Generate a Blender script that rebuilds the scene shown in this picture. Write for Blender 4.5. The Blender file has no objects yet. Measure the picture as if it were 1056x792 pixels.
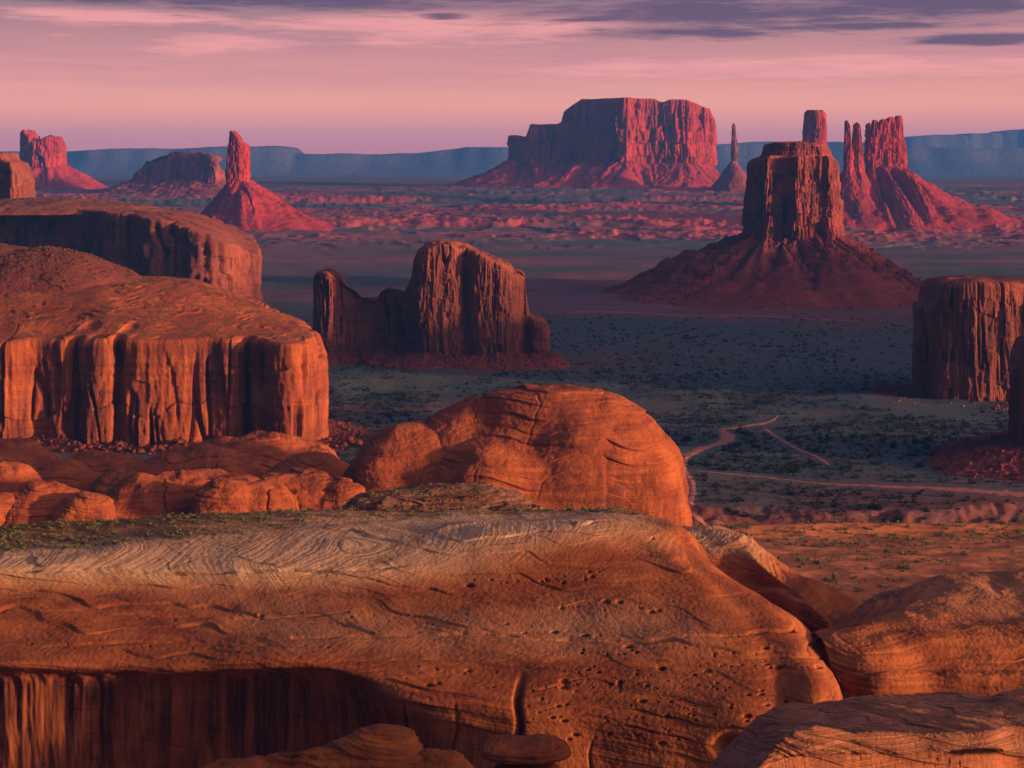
import bpy, math, random
import numpy as np

# ------------------------------------------------------------------ camera, world, sun, exposure
scene = bpy.context.scene
COL = scene.collection
W0, H0 = 1056.0, 792.0
FPX = 1700.0                 # focal length in photo pixels
HZ = 165.0                   # photo row of the horizon
CAMZ = 300.0
cam_d = bpy.data.cameras.new("camera")
cam = bpy.data.objects.new("camera", cam_d)
COL.objects.link(cam)
cam.location = (0, 0, CAMZ)
cam.rotation_euler = (math.radians(90), 0, 0)
cam_d.sensor_width = 36.0
cam_d.lens = FPX / W0 * 36.0
cam_d.shift_y = -(H0 / 2 - HZ) / W0
cam_d.clip_start = 1.0
cam_d.clip_end = 200000.0
scene.camera = cam

SUN_AZ, SUN_EL = 110.0, 6.5    # degrees clockwise from the viewing direction, above the horizon
SUN_STRENGTH = 4.6
WORLD_STRENGTH = 0.1
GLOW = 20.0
EXPOSURE = 1.0
scene.view_settings.view_transform = 'Standard'
scene.view_settings.look = 'None'
scene.view_settings.exposure = EXPOSURE
scene.view_settings.gamma = 1.0
scene.view_settings.use_curve_mapping = False
scene.cycles.use_denoising = True
scene.cycles.max_bounces = 6
scene.cycles.volume_bounces = 1
scene.cycles.diffuse_bounces = 3

a, e = math.radians(SUN_AZ), math.radians(SUN_EL)
SUN = (math.sin(a) * math.cos(e), math.cos(a) * math.cos(e), math.sin(e))
sun_d = bpy.data.lights.new("sun", 'SUN')
sun_d.energy = SUN_STRENGTH
sun_d.angle = math.radians(3.0)
sun_d.color = (1.0, 0.52, 0.30)
sun = bpy.data.objects.new("sun", sun_d)
COL.objects.link(sun)
sun.rotation_euler = (math.radians(90) - e, 0, math.radians(180) - a)
from mathutils import Vector
sun.rotation_euler = Vector((-SUN[0], -SUN[1], -SUN[2])).to_track_quat('-Z', 'Y').to_euler()


class NT:
    """small node tree writer"""
    def __init__(s, tree):
        s.t = tree
        s.n = tree.nodes
        s.l = tree.links

    def node(s, typ, **kw):
        n = s.n.new(typ)
        for k, v in kw.items():
            setattr(n, k, v)
        return n

    def put(s, sock, v):
        if isinstance(v, bpy.types.NodeSocket):
            s.l.new(v, sock)
        elif v is not None:
            if isinstance(v, (tuple, list)) and len(v) == 3 and sock.type == 'RGBA':
                v = (*v, 1.0)
            sock.default_value = v

    def math(s, op, a, b=None, c=None, clamp=False):
        n = s.node('ShaderNodeMath', operation=op, use_clamp=clamp)
        s.put(n.inputs[0], a)
        s.put(n.inputs[1], b)
        s.put(n.inputs[2], c)
        return n.outputs[0]

    def vmul(s, v, k):
        n = s.node('ShaderNodeVectorMath', operation='MULTIPLY')
        s.put(n.inputs[0], v)
        s.put(n.inputs[1], k)
        return n.outputs[0]

    def vadd(s, v, k):
        n = s.node('ShaderNodeVectorMath', operation='ADD')
        s.put(n.inputs[0], v)
        s.put(n.inputs[1], k)
        return n.outputs[0]

    def noise(s, v, scale=1.0, detail=4.0, rough=0.55, dist=0.0):
        n = s.node('ShaderNodeTexNoise')
        s.put(n.inputs['Vector'], v)
        s.put(n.inputs['Scale'], scale)
        s.put(n.inputs['Detail'], detail)
        s.put(n.inputs['Roughness'], rough)
        s.put(n.inputs['Distortion'], dist)
        return n.outputs['Fac']

    def step(s, v, lo, hi):
        n = s.node('ShaderNodeMapRange', interpolation_type='SMOOTHSTEP')
        s.put(n.inputs['Value'], v)
        s.put(n.inputs['From Min'], lo)
        s.put(n.inputs['From Max'], hi)
        return n.outputs['Result']

    def mix(s, f, a, b, mode='MIX'):
        n = s.node('ShaderNodeMix', data_type='RGBA', blend_type=mode)
        s.put(n.inputs['Factor'], f)
        s.put(n.inputs[6], a)
        s.put(n.inputs[7], b)
        return n.outputs[2]

    def ramp(s, f, stops):
        n = s.node('ShaderNodeValToRGB')
        el = n.color_ramp.elements
        while len(el) < len(stops):
            el.new(0.5)
        for q, (p, c) in zip(el, stops):
            q.position = p
            q.color = (*c, 1)
        s.put(n.inputs[0], f)
        return n.outputs[0]


def lin(r, g, b):
    f = lambda v: ((v / 255 + 0.055) / 1.055) ** 2.4 if v > 10 else v / 255 / 12.92
    return (f(r), f(g), f(b))


world = bpy.data.worlds.new("World")
scene.world = world
world.use_nodes = True
wt = NT(world.node_tree)
wt.n.clear()
sky = wt.node('ShaderNodeTexSky', sky_type='NISHITA', sun_disc=False)
sky.sun_elevation = e
sky.sun_rotation = a
sky.air_density = 1.5
sky.dust_density = 2.0
tc = wt.node('ShaderNodeTexCoord')
sep = wt.node('ShaderNodeSeparateXYZ')
wt.l.new(tc.outputs['Generated'], sep.inputs[0])
dx, dy, dz = sep.outputs
zz = wt.math('MAXIMUM', dz, 0.0)
up = wt.math('POWER', zz, 0.5)
R5 = lambda z: math.sqrt(z)
dusk = wt.ramp(up, [(0.0, lin(208, 120, 132)), (R5(.010), lin(226, 136, 136)), (R5(.034), lin(244, 161, 141)),
                    (R5(.060), lin(206, 138, 138)), (R5(.095), lin(146, 108, 122)), (R5(.22), lin(82, 80, 120)),
                    (R5(.60), lin(58, 74, 128)), (1.0, lin(50, 66, 126))])
blue_side = wt.ramp(up, [(0.0, lin(84, 76, 112)), (R5(.05), lin(82, 78, 118)), (R5(.3), lin(58, 68, 116)), (1.0, lin(50, 66, 126))])
dusk = wt.mix(wt.step(dy, 0.45, 0.93), blue_side, dusk)
SKYK = 10 * 0.62
dome = wt.mix(1.0, dusk, (SKYK, SKYK, SKYK), 'MULTIPLY')
base = wt.mix(0.93, sky.outputs[0], dome)
# cloud streaks high above the horizon, by compass direction and height
az = wt.math('ARCTAN2', dx, dy)


def cloud_noise(ka, kz, seed, detail, dist):
    cv = wt.node('ShaderNodeCombineXYZ')
    wt.put(cv.inputs[0], wt.math('MULTIPLY', az, ka))
    wt.put(cv.inputs[1], wt.math('MULTIPLY', dz, kz))
    wt.put(cv.inputs[2], seed)
    return wt.noise(cv.outputs[0], 1.0, detail, 0.6, dist)


n1 = cloud_noise(14, 110, 3.7, 6, 0.3)
n2 = cloud_noise(34, 420, 11.2, 6, 0.4)
n3 = cloud_noise(9, 160, 7.7, 5, 0.3)
nmix = wt.math('ADD', wt.math('MULTIPLY', n1, 0.6), wt.math('MULTIPLY', n2, 0.4))


def streak(a0, z0, ra, rz, ragged=2.6):
    u = wt.math('DIVIDE', wt.math('SUBTRACT', az, a0), ra)
    v = wt.math('DIVIDE', wt.math('SUBTRACT', dz, z0), rz)
    r = wt.math('SQRT', wt.math('ADD', wt.math('MULTIPLY', u, u), wt.math('MULTIPLY', v, v)))
    r = wt.math('ADD', r, wt.math('MULTIPLY', wt.math('SUBTRACT', nmix, 0.5), ragged * 2))
    return wt.step(r, 1.45, 0.25)


def both(f, g):
    return wt.math('MAXIMUM', f, g)


def patches(lst, ragged=2.6):
    out = None
    for px, py, rx, ry in lst:
        k = streak(math.atan((px - 528) / 1700), (165 - py) / 1700, rx / 1700, ry / 1700, ragged)
        out = k if out is None else both(out, k)
    return out


warm = patches([(430, 26, 150, 17), (235, 47, 70, 9), (575, 27, 110, 12), (120, 22, 120, 8), (860, 70, 260, 10), (-300, 30, 200, 20), (1350, 40, 220, 20)])
base = wt.mix(wt.math('MULTIPLY', warm, 0.78), base, tuple(SKYK * c for c in lin(236, 156, 150)))
veil = wt.math('MULTIPLY', wt.step(n3, 0.48, 0.62), wt.step(dz, 0.02, 0.06))
base = wt.mix(wt.math('MULTIPLY', veil, 0.16), base, tuple(SKYK * c for c in lin(158, 104, 140)))
dark = patches([(330, 0, 230, 15), (180, -6, 260, 15), (800, 16, 270, 16), (960, 9, 170, 14), (700, 34, 100, 8), (1000, 46, 90, 6), (458, 17, 30, 4), (900, 30, 140, 4), (60, 4, 90, 6), (1400, 20, 260, 12), (-350, 5, 240, 12), (500, -60, 700, 30)], 2.2)
base = wt.mix(wt.math('MULTIPLY', dark, 0.92), base, tuple(SKYK * c for c in lin(92, 74, 98)))
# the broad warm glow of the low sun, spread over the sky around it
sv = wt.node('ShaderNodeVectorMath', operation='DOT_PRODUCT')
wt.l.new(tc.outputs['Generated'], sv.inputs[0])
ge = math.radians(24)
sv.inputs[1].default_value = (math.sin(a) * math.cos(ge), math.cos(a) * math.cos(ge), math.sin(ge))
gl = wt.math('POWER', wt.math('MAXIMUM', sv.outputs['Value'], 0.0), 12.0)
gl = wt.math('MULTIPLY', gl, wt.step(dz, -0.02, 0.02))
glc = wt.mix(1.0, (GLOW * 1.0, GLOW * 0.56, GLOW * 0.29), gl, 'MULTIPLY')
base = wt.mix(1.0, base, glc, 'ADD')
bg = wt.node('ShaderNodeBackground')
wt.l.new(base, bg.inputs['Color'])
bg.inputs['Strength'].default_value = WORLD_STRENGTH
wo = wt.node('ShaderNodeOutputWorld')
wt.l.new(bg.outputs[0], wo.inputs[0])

# ------------------------------------------------------------------ noise
_rng = np.random.RandomState(7)
PERM = np.concatenate([_rng.permutation(512)] * 3).astype(np.int32)
_g = _rng.normal(size=(512, 3))
GRAD = (_g / np.linalg.norm(_g, axis=1)[:, None]).astype(np.float32)


def perlin(x, y, z):
    x, y, z = np.broadcast_arrays(np.asarray(x, np.float32), np.asarray(y, np.float32), np.asarray(z, np.float32))
    xi = np.floor(x).astype(np.int32); yi = np.floor(y).astype(np.int32); zi = np.floor(z).astype(np.int32)
    xf, yf, zf = x - xi, y - yi, z - zi
    u = xf * xf * xf * (xf * (xf * 6 - 15) + 10)
    v = yf * yf * yf * (yf * (yf * 6 - 15) + 10)
    w = zf * zf * zf * (zf * (zf * 6 - 15) + 10)
    out = 0
    for i in (0, 1):
        px = PERM[(xi + i) & 511]
        wx = u if i else 1 - u
        for j in (0, 1):
            py = PERM[px + ((yi + j) & 511)]
            wy = v if j else 1 - v
            for k in (0, 1):
                g = GRAD[PERM[py + ((zi + k) & 511)]]
                d = g[..., 0] * (xf - i) + g[..., 1] * (yf - j) + g[..., 2] * (zf - k)
                out = out + wx * wy * (w if k else 1 - w) * d
    return out * 1.6


def fbm(x, y, z, octv=4, gain=0.5):
    s, amp = 0, 1.0
    for o in range(octv):
        f = 2.03 ** o
        s = s + amp * perlin(x * f + 17.3 * o, y * f - 9.1 * o, z * f + 5.7 * o)
        amp *= gain
    return s


def sst(a, b, x):
    t = np.clip((x - a) / (b - a), 0, 1)
    return t * t * (3 - 2 * t)


# ------------------------------------------------------------------ mesh helpers
def X(px, D):
    return (px - W0 / 2) / FPX * D


def Z(py, D):
    return CAMZ - (py - HZ) / FPX * D


def link(name, me, mat, parent=None):
    o = bpy.data.objects.new(name, me)
    COL.objects.link(o)
    if mat:
        me.materials.append(mat)
    if parent:
        o.parent = parent
    return o


def mesh_from(name, V, F, smooth=True, attrs=None):
    V = np.asarray(V, np.float32).reshape(-1, 3)
    F = np.asarray(F, np.int32)
    me = bpy.data.meshes.new(name)
    me.vertices.add(len(V))
    me.vertices.foreach_set("co", V.ravel())
    k = F.shape[1]
    me.loops.add(F.size)
    me.loops.foreach_set("vertex_index", F.ravel())
    me.polygons.add(len(F))
    me.polygons.foreach_set("loop_start", np.arange(0, F.size, k, dtype=np.int32))
    if smooth:
        me.polygons.foreach_set("use_smooth", np.ones(len(F), bool))
    for an, av in (attrs or {}).items():
        at = me.attributes.new(an, 'FLOAT', 'POINT')
        at.data.foreach_set("value", np.asarray(av, np.float32).ravel())
    me.update(calc_edges=True)
    return me


def grid_faces(nr, nc, wrap=False, off=0):
    r = np.arange(nr - 1)[:, None]
    c = np.arange(nc if wrap else nc - 1)[None, :]
    c2 = (c + 1) % nc
    return np.stack([r * nc + c, r * nc + c2, (r + 1) * nc + c2, (r + 1) * nc + c], -1).reshape(-1, 4) + off


def grid_normals(P):
    du = np.gradient(P, axis=1)
    dv = np.gradient(P, axis=0)
    n = np.cross(du, dv)
    n /= np.linalg.norm(n, axis=-1, keepdims=True) + 1e-9
    return n


def tag(o, label, cat, group=None, kind=None):
    if label: o["label"] = label
    if cat: o["category"] = cat
    if group: o["group"] = group
    if kind: o["kind"] = kind
    return o


def empty(name, loc, label, cat, group=None):
    o = bpy.data.objects.new(name, None)
    o.empty_display_size = 1
    COL.objects.link(o)
    o.location = loc
    return tag(o, label, cat, group)


def shift(o_me, loc):
    """express a mesh in its parent's frame"""
    n = len(o_me.vertices)
    c = np.empty(n * 3, np.float32)
    o_me.vertices.foreach_get("co", c)
    c = c.reshape(-1, 3) - np.asarray(loc, np.float32)
    o_me.vertices.foreach_set("co", c.ravel())
    return o_me


# ------------------------------------------------------------------ materials
def rock_mat(name, c1, c2, c3, size=40.0, strata=1.5, strata_amt=0.5, streak=0.5, streak_size=3.0, dark=(0.05, 0.02, 0.018),
             bump=0.6, bump_size=1.5, veg=0.0, veg_size=1.5, pale=None, cross=0.0, cross_size=1.0, grain=1.0, tilt=(0, 0)):
    m = bpy.data.materials.new(name)
    m.use_nodes = True
    t = NT(m.node_tree)
    t.n.clear()
    geo = t.node('ShaderNodeNewGeometry')
    P = geo.outputs['Position']
    sn = t.node('ShaderNodeSeparateXYZ')
    t.l.new(geo.outputs['True Normal'], sn.inputs[0])
    nz = t.math('ABSOLUTE', sn.outputs[2])
    big = t.noise(P, 1.0 / size, 5, 0.6)
    col = t.mix(t.step(big, 0.36, 0.64), c1, c2)
    # beds: thin, nearly level, gently warped
    sp = t.node('ShaderNodeSeparateXYZ')
    t.l.new(P, sp.inputs[0])
    warp = t.noise(P, 0.35 / size, 3, 0.5)
    zt = t.math('ADD', sp.outputs[2], t.math('MULTIPLY', warp, size * 0.45))
    if tilt[0]:
        zt = t.math('ADD', zt, t.math('MULTIPLY', sp.outputs[0], tilt[0]))
    if tilt[1]:
        zt = t.math('ADD', zt, t.math('MULTIPLY', sp.outputs[1], tilt[1]))
    cz = t.node('ShaderNodeCombineXYZ')
    t.put(cz.inputs[0], t.math('MULTIPLY', sp.outputs[0], 0.12 / size))
    t.put(cz.inputs[1], t.math('MULTIPLY', sp.outputs[1], 0.12 / size))
    t.put(cz.inputs[2], t.math('MULTIPLY', zt, 1.0 / strata))
    bed = t.noise(cz.outputs[0], 1.0, 5, 0.65)
    bedf = t.step(bed, 0.40, 0.62)
    stained = t.node('ShaderNodeAttribute', attribute_name='varnish_shade')
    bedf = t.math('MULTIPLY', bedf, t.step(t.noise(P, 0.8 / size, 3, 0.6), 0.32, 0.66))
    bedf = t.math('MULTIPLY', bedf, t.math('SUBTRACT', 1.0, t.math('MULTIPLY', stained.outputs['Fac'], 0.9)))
    col = t.mix(t.math('MULTIPLY', bedf, strata_amt), col, c3)
    height = t.math('MULTIPLY', bed, t.math('MULTIPLY_ADD', stained.outputs['Fac'], -1.4 * strata_amt, 1.4 * strata_amt))
    # cross bedding: sets of parallel sweeping laminae whose dip changes from set to set
    if cross > 0:
        hset = 8.0 * cross_size
        zn = t.math('ADD', t.math('DIVIDE', zt, hset), t.math('MULTIPLY', t.noise(P, 0.012 / cross_size, 2, 0.5), 2.6))
        iset = t.math('FLOOR', zn)
        fset = t.math('FRACT', zn)
        wn = t.node('ShaderNodeTexWhiteNoise', noise_dimensions='1D')
        t.put(wn.inputs['W'], iset)
        sc = t.node('ShaderNodeSeparateColor')
        t.l.new(wn.outputs['Color'], sc.inputs[0])
        dirn = t.math('MULTIPLY_ADD', t.step(sc.outputs[0], 0.25, 0.30), 2.0, -1.0)
        reach = t.math('MULTIPLY_ADD', sc.outputs[1], 1.4, 1.6)
        curve = t.math('MULTIPLY', t.math('MULTIPLY', t.math('POWER', fset, 0.85), reach), hset)
        bend = t.noise(P, 0.06 / cross_size, 3, 0.55)
        sx = t.math('SUBTRACT', t.math('ADD', sp.outputs[0], t.math('MULTIPLY', sp.outputs[1], t.math('MULTIPLY', t.math('SUBTRACT', sc.outputs[2], 0.5), 0.3))), t.math('MULTIPLY', curve, dirn))
        sx = t.math('ADD', sx, t.math('MULTIPLY', bend, 2.2 * cross_size))
        cc = t.node('ShaderNodeCombineXYZ')
        t.put(cc.inputs[0], t.math('MULTIPLY', sx, 0.62 / cross_size))
        t.put(cc.inputs[1], t.math('MULTIPLY', zt, 0.02 / cross_size))
        t.put(cc.inputs[2], t.math('MULTIPLY', iset, 7.31))
        lam = t.noise(cc.outputs[0], 1.3, 3, 0.7)
        seam = t.math('MULTIPLY', t.step(fset, 0.07, 0.0), t.step(t.noise(P, 0.05 / cross_size, 2, 0.5), 0.42, 0.55))
        where = t.step(t.noise(P, 0.045 / cross_size, 3, 0.6), 0.50, 0.62)
        at = t.node('ShaderNodeAttribute', attribute_name='pale')
        where = t.math('MAXIMUM', t.math('MULTIPLY', where, 0.62), at.outputs['Fac'])
        lamf = t.math('MULTIPLY', t.step(lam, 0.44, 0.56), t.math('MULTIPLY', where, cross))
        if pale:
            pf = t.math('MULTIPLY', at.outputs['Fac'], t.step(t.noise(P, 0.11, 4, 0.6), 0.15, 0.48))
            col = t.mix(pf, col, pale)
        col = t.mix(t.math('MULTIPLY', lamf, 0.5), col, tuple(v * 0.30 for v in c2))
        col = t.mix(t.math('MULTIPLY', seam, 0.6 * cross), col, tuple(v * 0.25 for v in c2))
        height = t.math('SUBTRACT', height, t.math('MULTIPLY', lamf, 0.9))
        height = t.math('SUBTRACT', height, t.math('MULTIPLY', seam, 1.5 * cross))
    # desert-varnished dark streaks run down the steep faces
    if streak > 0:
        cs = t.node('ShaderNodeCombineXYZ')
        wob = t.math('MULTIPLY', t.noise(P, 0.5 / streak_size, 2, 0.5), streak_size * 0.35)
        t.put(cs.inputs[0], t.math('MULTIPLY', t.math('ADD', sp.outputs[0], wob), 1.0 / streak_size))
        t.put(cs.inputs[1], t.math('MULTIPLY', sp.outputs[1], 0.8 / streak_size))
        t.put(cs.inputs[2], t.math('MULTIPLY', sp.outputs[2], 0.035 / streak_size))
        stn = t.math('ADD', t.math('MULTIPLY', t.noise(cs.outputs[0], 1.0, 5, 0.65), 0.6), t.math('MULTIPLY', t.noise(t.vmul(cs.outputs[0], (0.23, 0.23, 0.4)), 1.0, 3, 0.6), 0.4))
        steep = t.step(nz, 0.55, 0.25)
        patch = t.step(t.noise(P, 0.5 / size, 3, 0.5), 0.30, 0.62)
        atv = t.node('ShaderNodeAttribute', attribute_name='varnish_shade')
        col = t.mix(t.math('MULTIPLY', atv.outputs['Fac'], 0.30), col, (0.17, 0.050, 0.036))  # even darker tone paints the overhang's shade onto the masked wall
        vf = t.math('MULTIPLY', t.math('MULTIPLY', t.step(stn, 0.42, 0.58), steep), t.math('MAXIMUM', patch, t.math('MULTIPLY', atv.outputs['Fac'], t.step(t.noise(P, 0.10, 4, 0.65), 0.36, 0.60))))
        col = t.mix(t.math('MULTIPLY', vf, streak), col, dark)
        light = t.math('MULTIPLY', t.math('MULTIPLY', t.step(stn, 0.36, 0.24), steep), 0.5)
        col = t.mix(light, col, tuple(min(1, v * 1.35) for v in c1))
        height = t.math('ADD', height, t.math('MULTIPLY', stn, 0.5))
    # plants and lichen on the level places
    ata = t.node('ShaderNodeAttribute', attribute_name='veg')
    vsp = t.noise(P, 1.0 / veg_size, 4, 0.7)
    vm = t.step(vsp, 0.50, 0.58)
    vamt = t.math('ADD', ata.outputs['Fac'], t.math('MULTIPLY', t.step(nz, 0.70, 0.9), veg), clamp=True)
    col = t.mix(t.math('MULTIPLY', vm, vamt), col, t.mix(t.noise(P, 3.1 / veg_size, 2), (0.030, 0.036, 0.014), (0.11, 0.105, 0.045)))
    fine = t.noise(P, 1.0 / bump_size, 8, 0.68)
    speck = t.noise(P, 4.0 / bump_size, 3, 0.7)
    col = t.mix(t.math('MULTIPLY', t.step(speck, 0.52, 0.72), 0.35 * grain), col, tuple(v * 0.42 for v in c2))
    col = t.mix(t.math('MULTIPLY', t.step(fine, 0.55, 0.75), 0.35 * grain), col, tuple(min(1, v * 1.3) for v in c1))
    height = t.math('ADD', height, fine)
    bp = t.node('ShaderNodeBump')
    bp.inputs['Strength'].default_value = min(1.0, bump)
    bp.inputs['Distance'].default_value = bump_size * 0.8
    t.l.new(height, bp.inputs['Height'])
    bs = t.node('ShaderNodeBsdfPrincipled')
    t.l.new(col, bs.inputs['Base Color'])
    bs.inputs['Roughness'].default_value = 0.92
    bs.inputs['Specular IOR Level'].default_value = 0.15
    t.l.new(bp.outputs[0], bs.inputs['Normal'])
    o = t.node('ShaderNodeOutputMaterial')
    t.l.new(bs.outputs[0], o.inputs[0])
    return m


M = {}
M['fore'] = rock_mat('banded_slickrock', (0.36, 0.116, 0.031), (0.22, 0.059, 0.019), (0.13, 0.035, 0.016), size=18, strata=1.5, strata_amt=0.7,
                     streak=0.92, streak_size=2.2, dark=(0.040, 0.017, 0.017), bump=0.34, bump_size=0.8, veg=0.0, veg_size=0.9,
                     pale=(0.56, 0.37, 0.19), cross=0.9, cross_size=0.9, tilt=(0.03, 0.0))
M['swirl'] = rock_mat('swirled_slickrock', (0.48, 0.18, 0.075), (0.36, 0.12, 0.055), (0.26, 0.085, 0.045), size=18, strata=0.55, strata_amt=0.65,
                      streak=0.0, bump=0.9, bump_size=0.45, pale=(0.47, 0.22, 0.11), cross=1.0, cross_size=0.42, tilt=(0.25, 0.35))
M['slick'] = rock_mat('orange_slickrock', (0.39, 0.108, 0.028), (0.24, 0.057, 0.019), (0.16, 0.039, 0.017), size=32, strata=2.6, strata_amt=0.65,
                      streak=0.8, streak_size=4.0, dark=(0.085, 0.028, 0.02), bump=0.6, bump_size=2.0, veg=0.02, veg_size=2.5, cross=0.45, cross_size=2.4)
M['mesa'] = rock_mat('orange_cliff_rock', (0.39, 0.105, 0.029), (0.26, 0.061, 0.023), (0.17, 0.042, 0.021), size=50, strata=6, strata_amt=0.45,
                     streak=0.75, streak_size=7.0, dark=(0.075, 0.026, 0.024), bump=0.8, bump_size=3.0, veg=0.75, veg_size=6.0)
M['butte'] = rock_mat('brown_cliff_rock', (0.30, 0.088, 0.045), (0.20, 0.056, 0.034), (0.15, 0.042, 0.030), size=60, strata=11, strata_amt=0.4,
                      streak=0.7, streak_size=11.0, dark=(0.070, 0.027, 0.028), bump=0.8, bump_size=5.0, veg=0.05, veg_size=6.0)
M['redbutte'] = rock_mat('purple_red_cliff_rock', (0.34, 0.080, 0.052), (0.23, 0.052, 0.038), (0.15, 0.036, 0.030), size=60, strata=11, strata_amt=0.45,
                      streak=0.7, streak_size=12.0, dark=(0.060, 0.022, 0.024), bump=0.9, bump_size=5.0, veg=0.0, veg_size=6.0)
M['far'] = rock_mat('crimson_cliff_rock', (0.46, 0.052, 0.030), (0.33, 0.034, 0.026), (0.20, 0.024, 0.024), size=120, strata=24, strata_amt=0.4,
                    streak=0.6, streak_size=30.0, dark=(0.10, 0.03, 0.035), bump=0.8, bump_size=16.0)
M['talus'] = rock_mat('red_talus', (0.27, 0.062, 0.046), (0.19, 0.045, 0.038), (0.13, 0.034, 0.032), size=50, strata=12, strata_amt=0.55,
                      streak=0.0, bump=1.0, bump_size=6.0, veg=0.15, veg_size=6.0)
M['fartalus'] = rock_mat('crimson_talus', (0.38, 0.042, 0.040), (0.27, 0.032, 0.034), (0.18, 0.026, 0.03), size=110, strata=28, strata_amt=0.5,
                         streak=0.0, bump=1.0, bump_size=14.0)
M['rubble'] = rock_mat('red_rubble', (0.17, 0.046, 0.028), (0.12, 0.034, 0.023), (0.09, 0.03, 0.02), size=20, strata=6, strata_amt=0.3,
                       streak=0.0, bump=1.0, bump_size=2.5, veg=0.6, veg_size=2.6)
M['terrace'] = rock_mat('brown_shale', (0.20, 0.085, 0.045), (0.13, 0.055, 0.032), (0.34, 0.19, 0.115), size=20, strata=1.2, strata_amt=0.85,
                        streak=0.0, bump=1.0, bump_size=0.8, veg=0.5, veg_size=0.8)
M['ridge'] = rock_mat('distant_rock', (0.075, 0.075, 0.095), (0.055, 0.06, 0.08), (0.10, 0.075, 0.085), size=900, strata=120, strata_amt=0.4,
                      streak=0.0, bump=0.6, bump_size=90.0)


def ground_mat():
    m = bpy.data.materials.new('desert_ground')
    m.use_nodes = True
    t = NT(m.node_tree)
    t.n.clear()
    geo = t.node('ShaderNodeNewGeometry')
    P = geo.outputs['Position']
    band = t.vmul(P, (0.0011, 0.0019, 0.0))
    n1 = t.noise(band, 1.0, 5, 0.6, 0.4)
    n2 = t.noise(t.vmul(P, (0.0060, 0.010, 0.0)), 1.0, 6, 0.7, 0.6)
    sage = t.mix(n2, (0.052, 0.080, 0.080), (0.086, 0.110, 0.101))
    soil = t.mix(n2, (0.145, 0.050, 0.038), (0.22, 0.084, 0.060))
    spy = t.node('ShaderNodeSeparateXYZ')
    t.l.new(P, spy.inputs[0])
    soil = t.mix(t.step(spy.outputs[1], 3000, 6500), soil, t.mix(n2, (0.34, 0.055, 0.055), (0.44, 0.095, 0.085)))
    soil = t.mix(t.math('MULTIPLY', t.step(spy.outputs[1], 2900, 3600), t.step(spy.outputs[1], 6600, 5600)), soil, t.mix(n2, (0.19, 0.066, 0.082), (0.26, 0.105, 0.11)))
    at = t.node('ShaderNodeAttribute', attribute_name='red')
    f = t.math('MULTIPLY', t.math('ADD', t.math('MULTIPLY', t.step(n1, 0.50, 0.64), 0.8), t.math('MULTIPLY', t.step(n2, 0.54, 0.68), 0.5)), 0.8)
    f = t.math('ADD', f, at.outputs['Fac'], clamp=True)
    col = t.mix(f, sage, soil)
    tuft = t.noise(P, 0.30, 4, 0.7)
    tuft2 = t.noise(P, 0.045, 4, 0.75)
    col = t.mix(t.math('MULTIPLY', t.step(tuft2, 0.54, 0.66), 0.45), col, (0.030, 0.040, 0.034))
    col = t.mix(t.math('MULTIPLY', t.step(tuft, 0.53, 0.62), t.math('SUBTRACT', 0.75, t.math('MULTIPLY', f, 0.35))), col, (0.022, 0.028, 0.018))
    patch = t.noise(t.vmul(P, (0.02, 0.035, 0.0)), 1.0, 5, 0.7)
    col = t.mix(t.math('MULTIPLY', t.step(patch, 0.55, 0.7), 0.40), col, (0.17, 0.10, 0.07))
    bp = t.node('ShaderNodeBump')
    bp.inputs['Strength'].default_value = 0.7
    bp.inputs['Distance'].default_value = 2.0
    t.l.new(tuft, bp.inputs['Height'])
    bs = t.node('ShaderNodeBsdfPrincipled')
    t.l.new(col, bs.inputs['Base Color'])
    bs.inputs['Roughness'].default_value = 0.95
    bs.inputs['Specular IOR Level'].default_value = 0.1
    t.l.new(bp.outputs[0], bs.inputs['Normal'])
    o = t.node('ShaderNodeOutputMaterial')
    t.l.new(bs.outputs[0], o.inputs[0])
    return m


def plain_mat(name, c1, c2, scale, rough=0.9):
    m = bpy.data.materials.new(name)
    m.use_nodes = True
    t = NT(m.node_tree)
    t.n.clear()
    geo = t.node('ShaderNodeNewGeometry')
    n = t.noise(geo.outputs['Position'], scale, 5, 0.65)
    col = t.mix(t.step(n, 0.35, 0.65), c1, c2)
    bs = t.node('ShaderNodeBsdfPrincipled')
    t.l.new(col, bs.inputs['Base Color'])
    bs.inputs['Roughness'].default_value = rough
    bs.inputs['Specular IOR Level'].default_value = 0.1
    o = t.node('ShaderNodeOutputMaterial')
    t.l.new(bs.outputs[0], o.inputs[0])
    return m


M['ground'] = ground_mat()
M['sand'] = plain_mat('pale_red_sand', (0.40, 0.17, 0.12), (0.30, 0.12, 0.085), 0.15)
M['bench'] = rock_mat('orange_sand', (0.60, 0.225, 0.070), (0.50, 0.160, 0.052), (0.40, 0.12, 0.05), size=30, strata=3, strata_amt=0.2, streak=0.0,
                      bump=0.5, bump_size=1.0, veg=0.0, veg_size=1.6)
M['juniper'] = plain_mat('juniper_green', (0.010, 0.015, 0.010), (0.022, 0.029, 0.016), 0.8)
M['sage'] = plain_mat('sage_green', (0.085, 0.095, 0.038), (0.19, 0.18, 0.085), 1.5)
M['wood'] = plain_mat('grey_wood', (0.09, 0.06, 0.045), (0.13, 0.09, 0.07), 3.0)

# ------------------------------------------------------------------ the valley floor
GP_D = [0, 1385, 1425, 6000, 7000, 8000, 10000, 12000, 16000, 30000]
GP_Z = [-16, -16, 0, 0, 30, 64, 121, 143, 118, 60]


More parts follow.
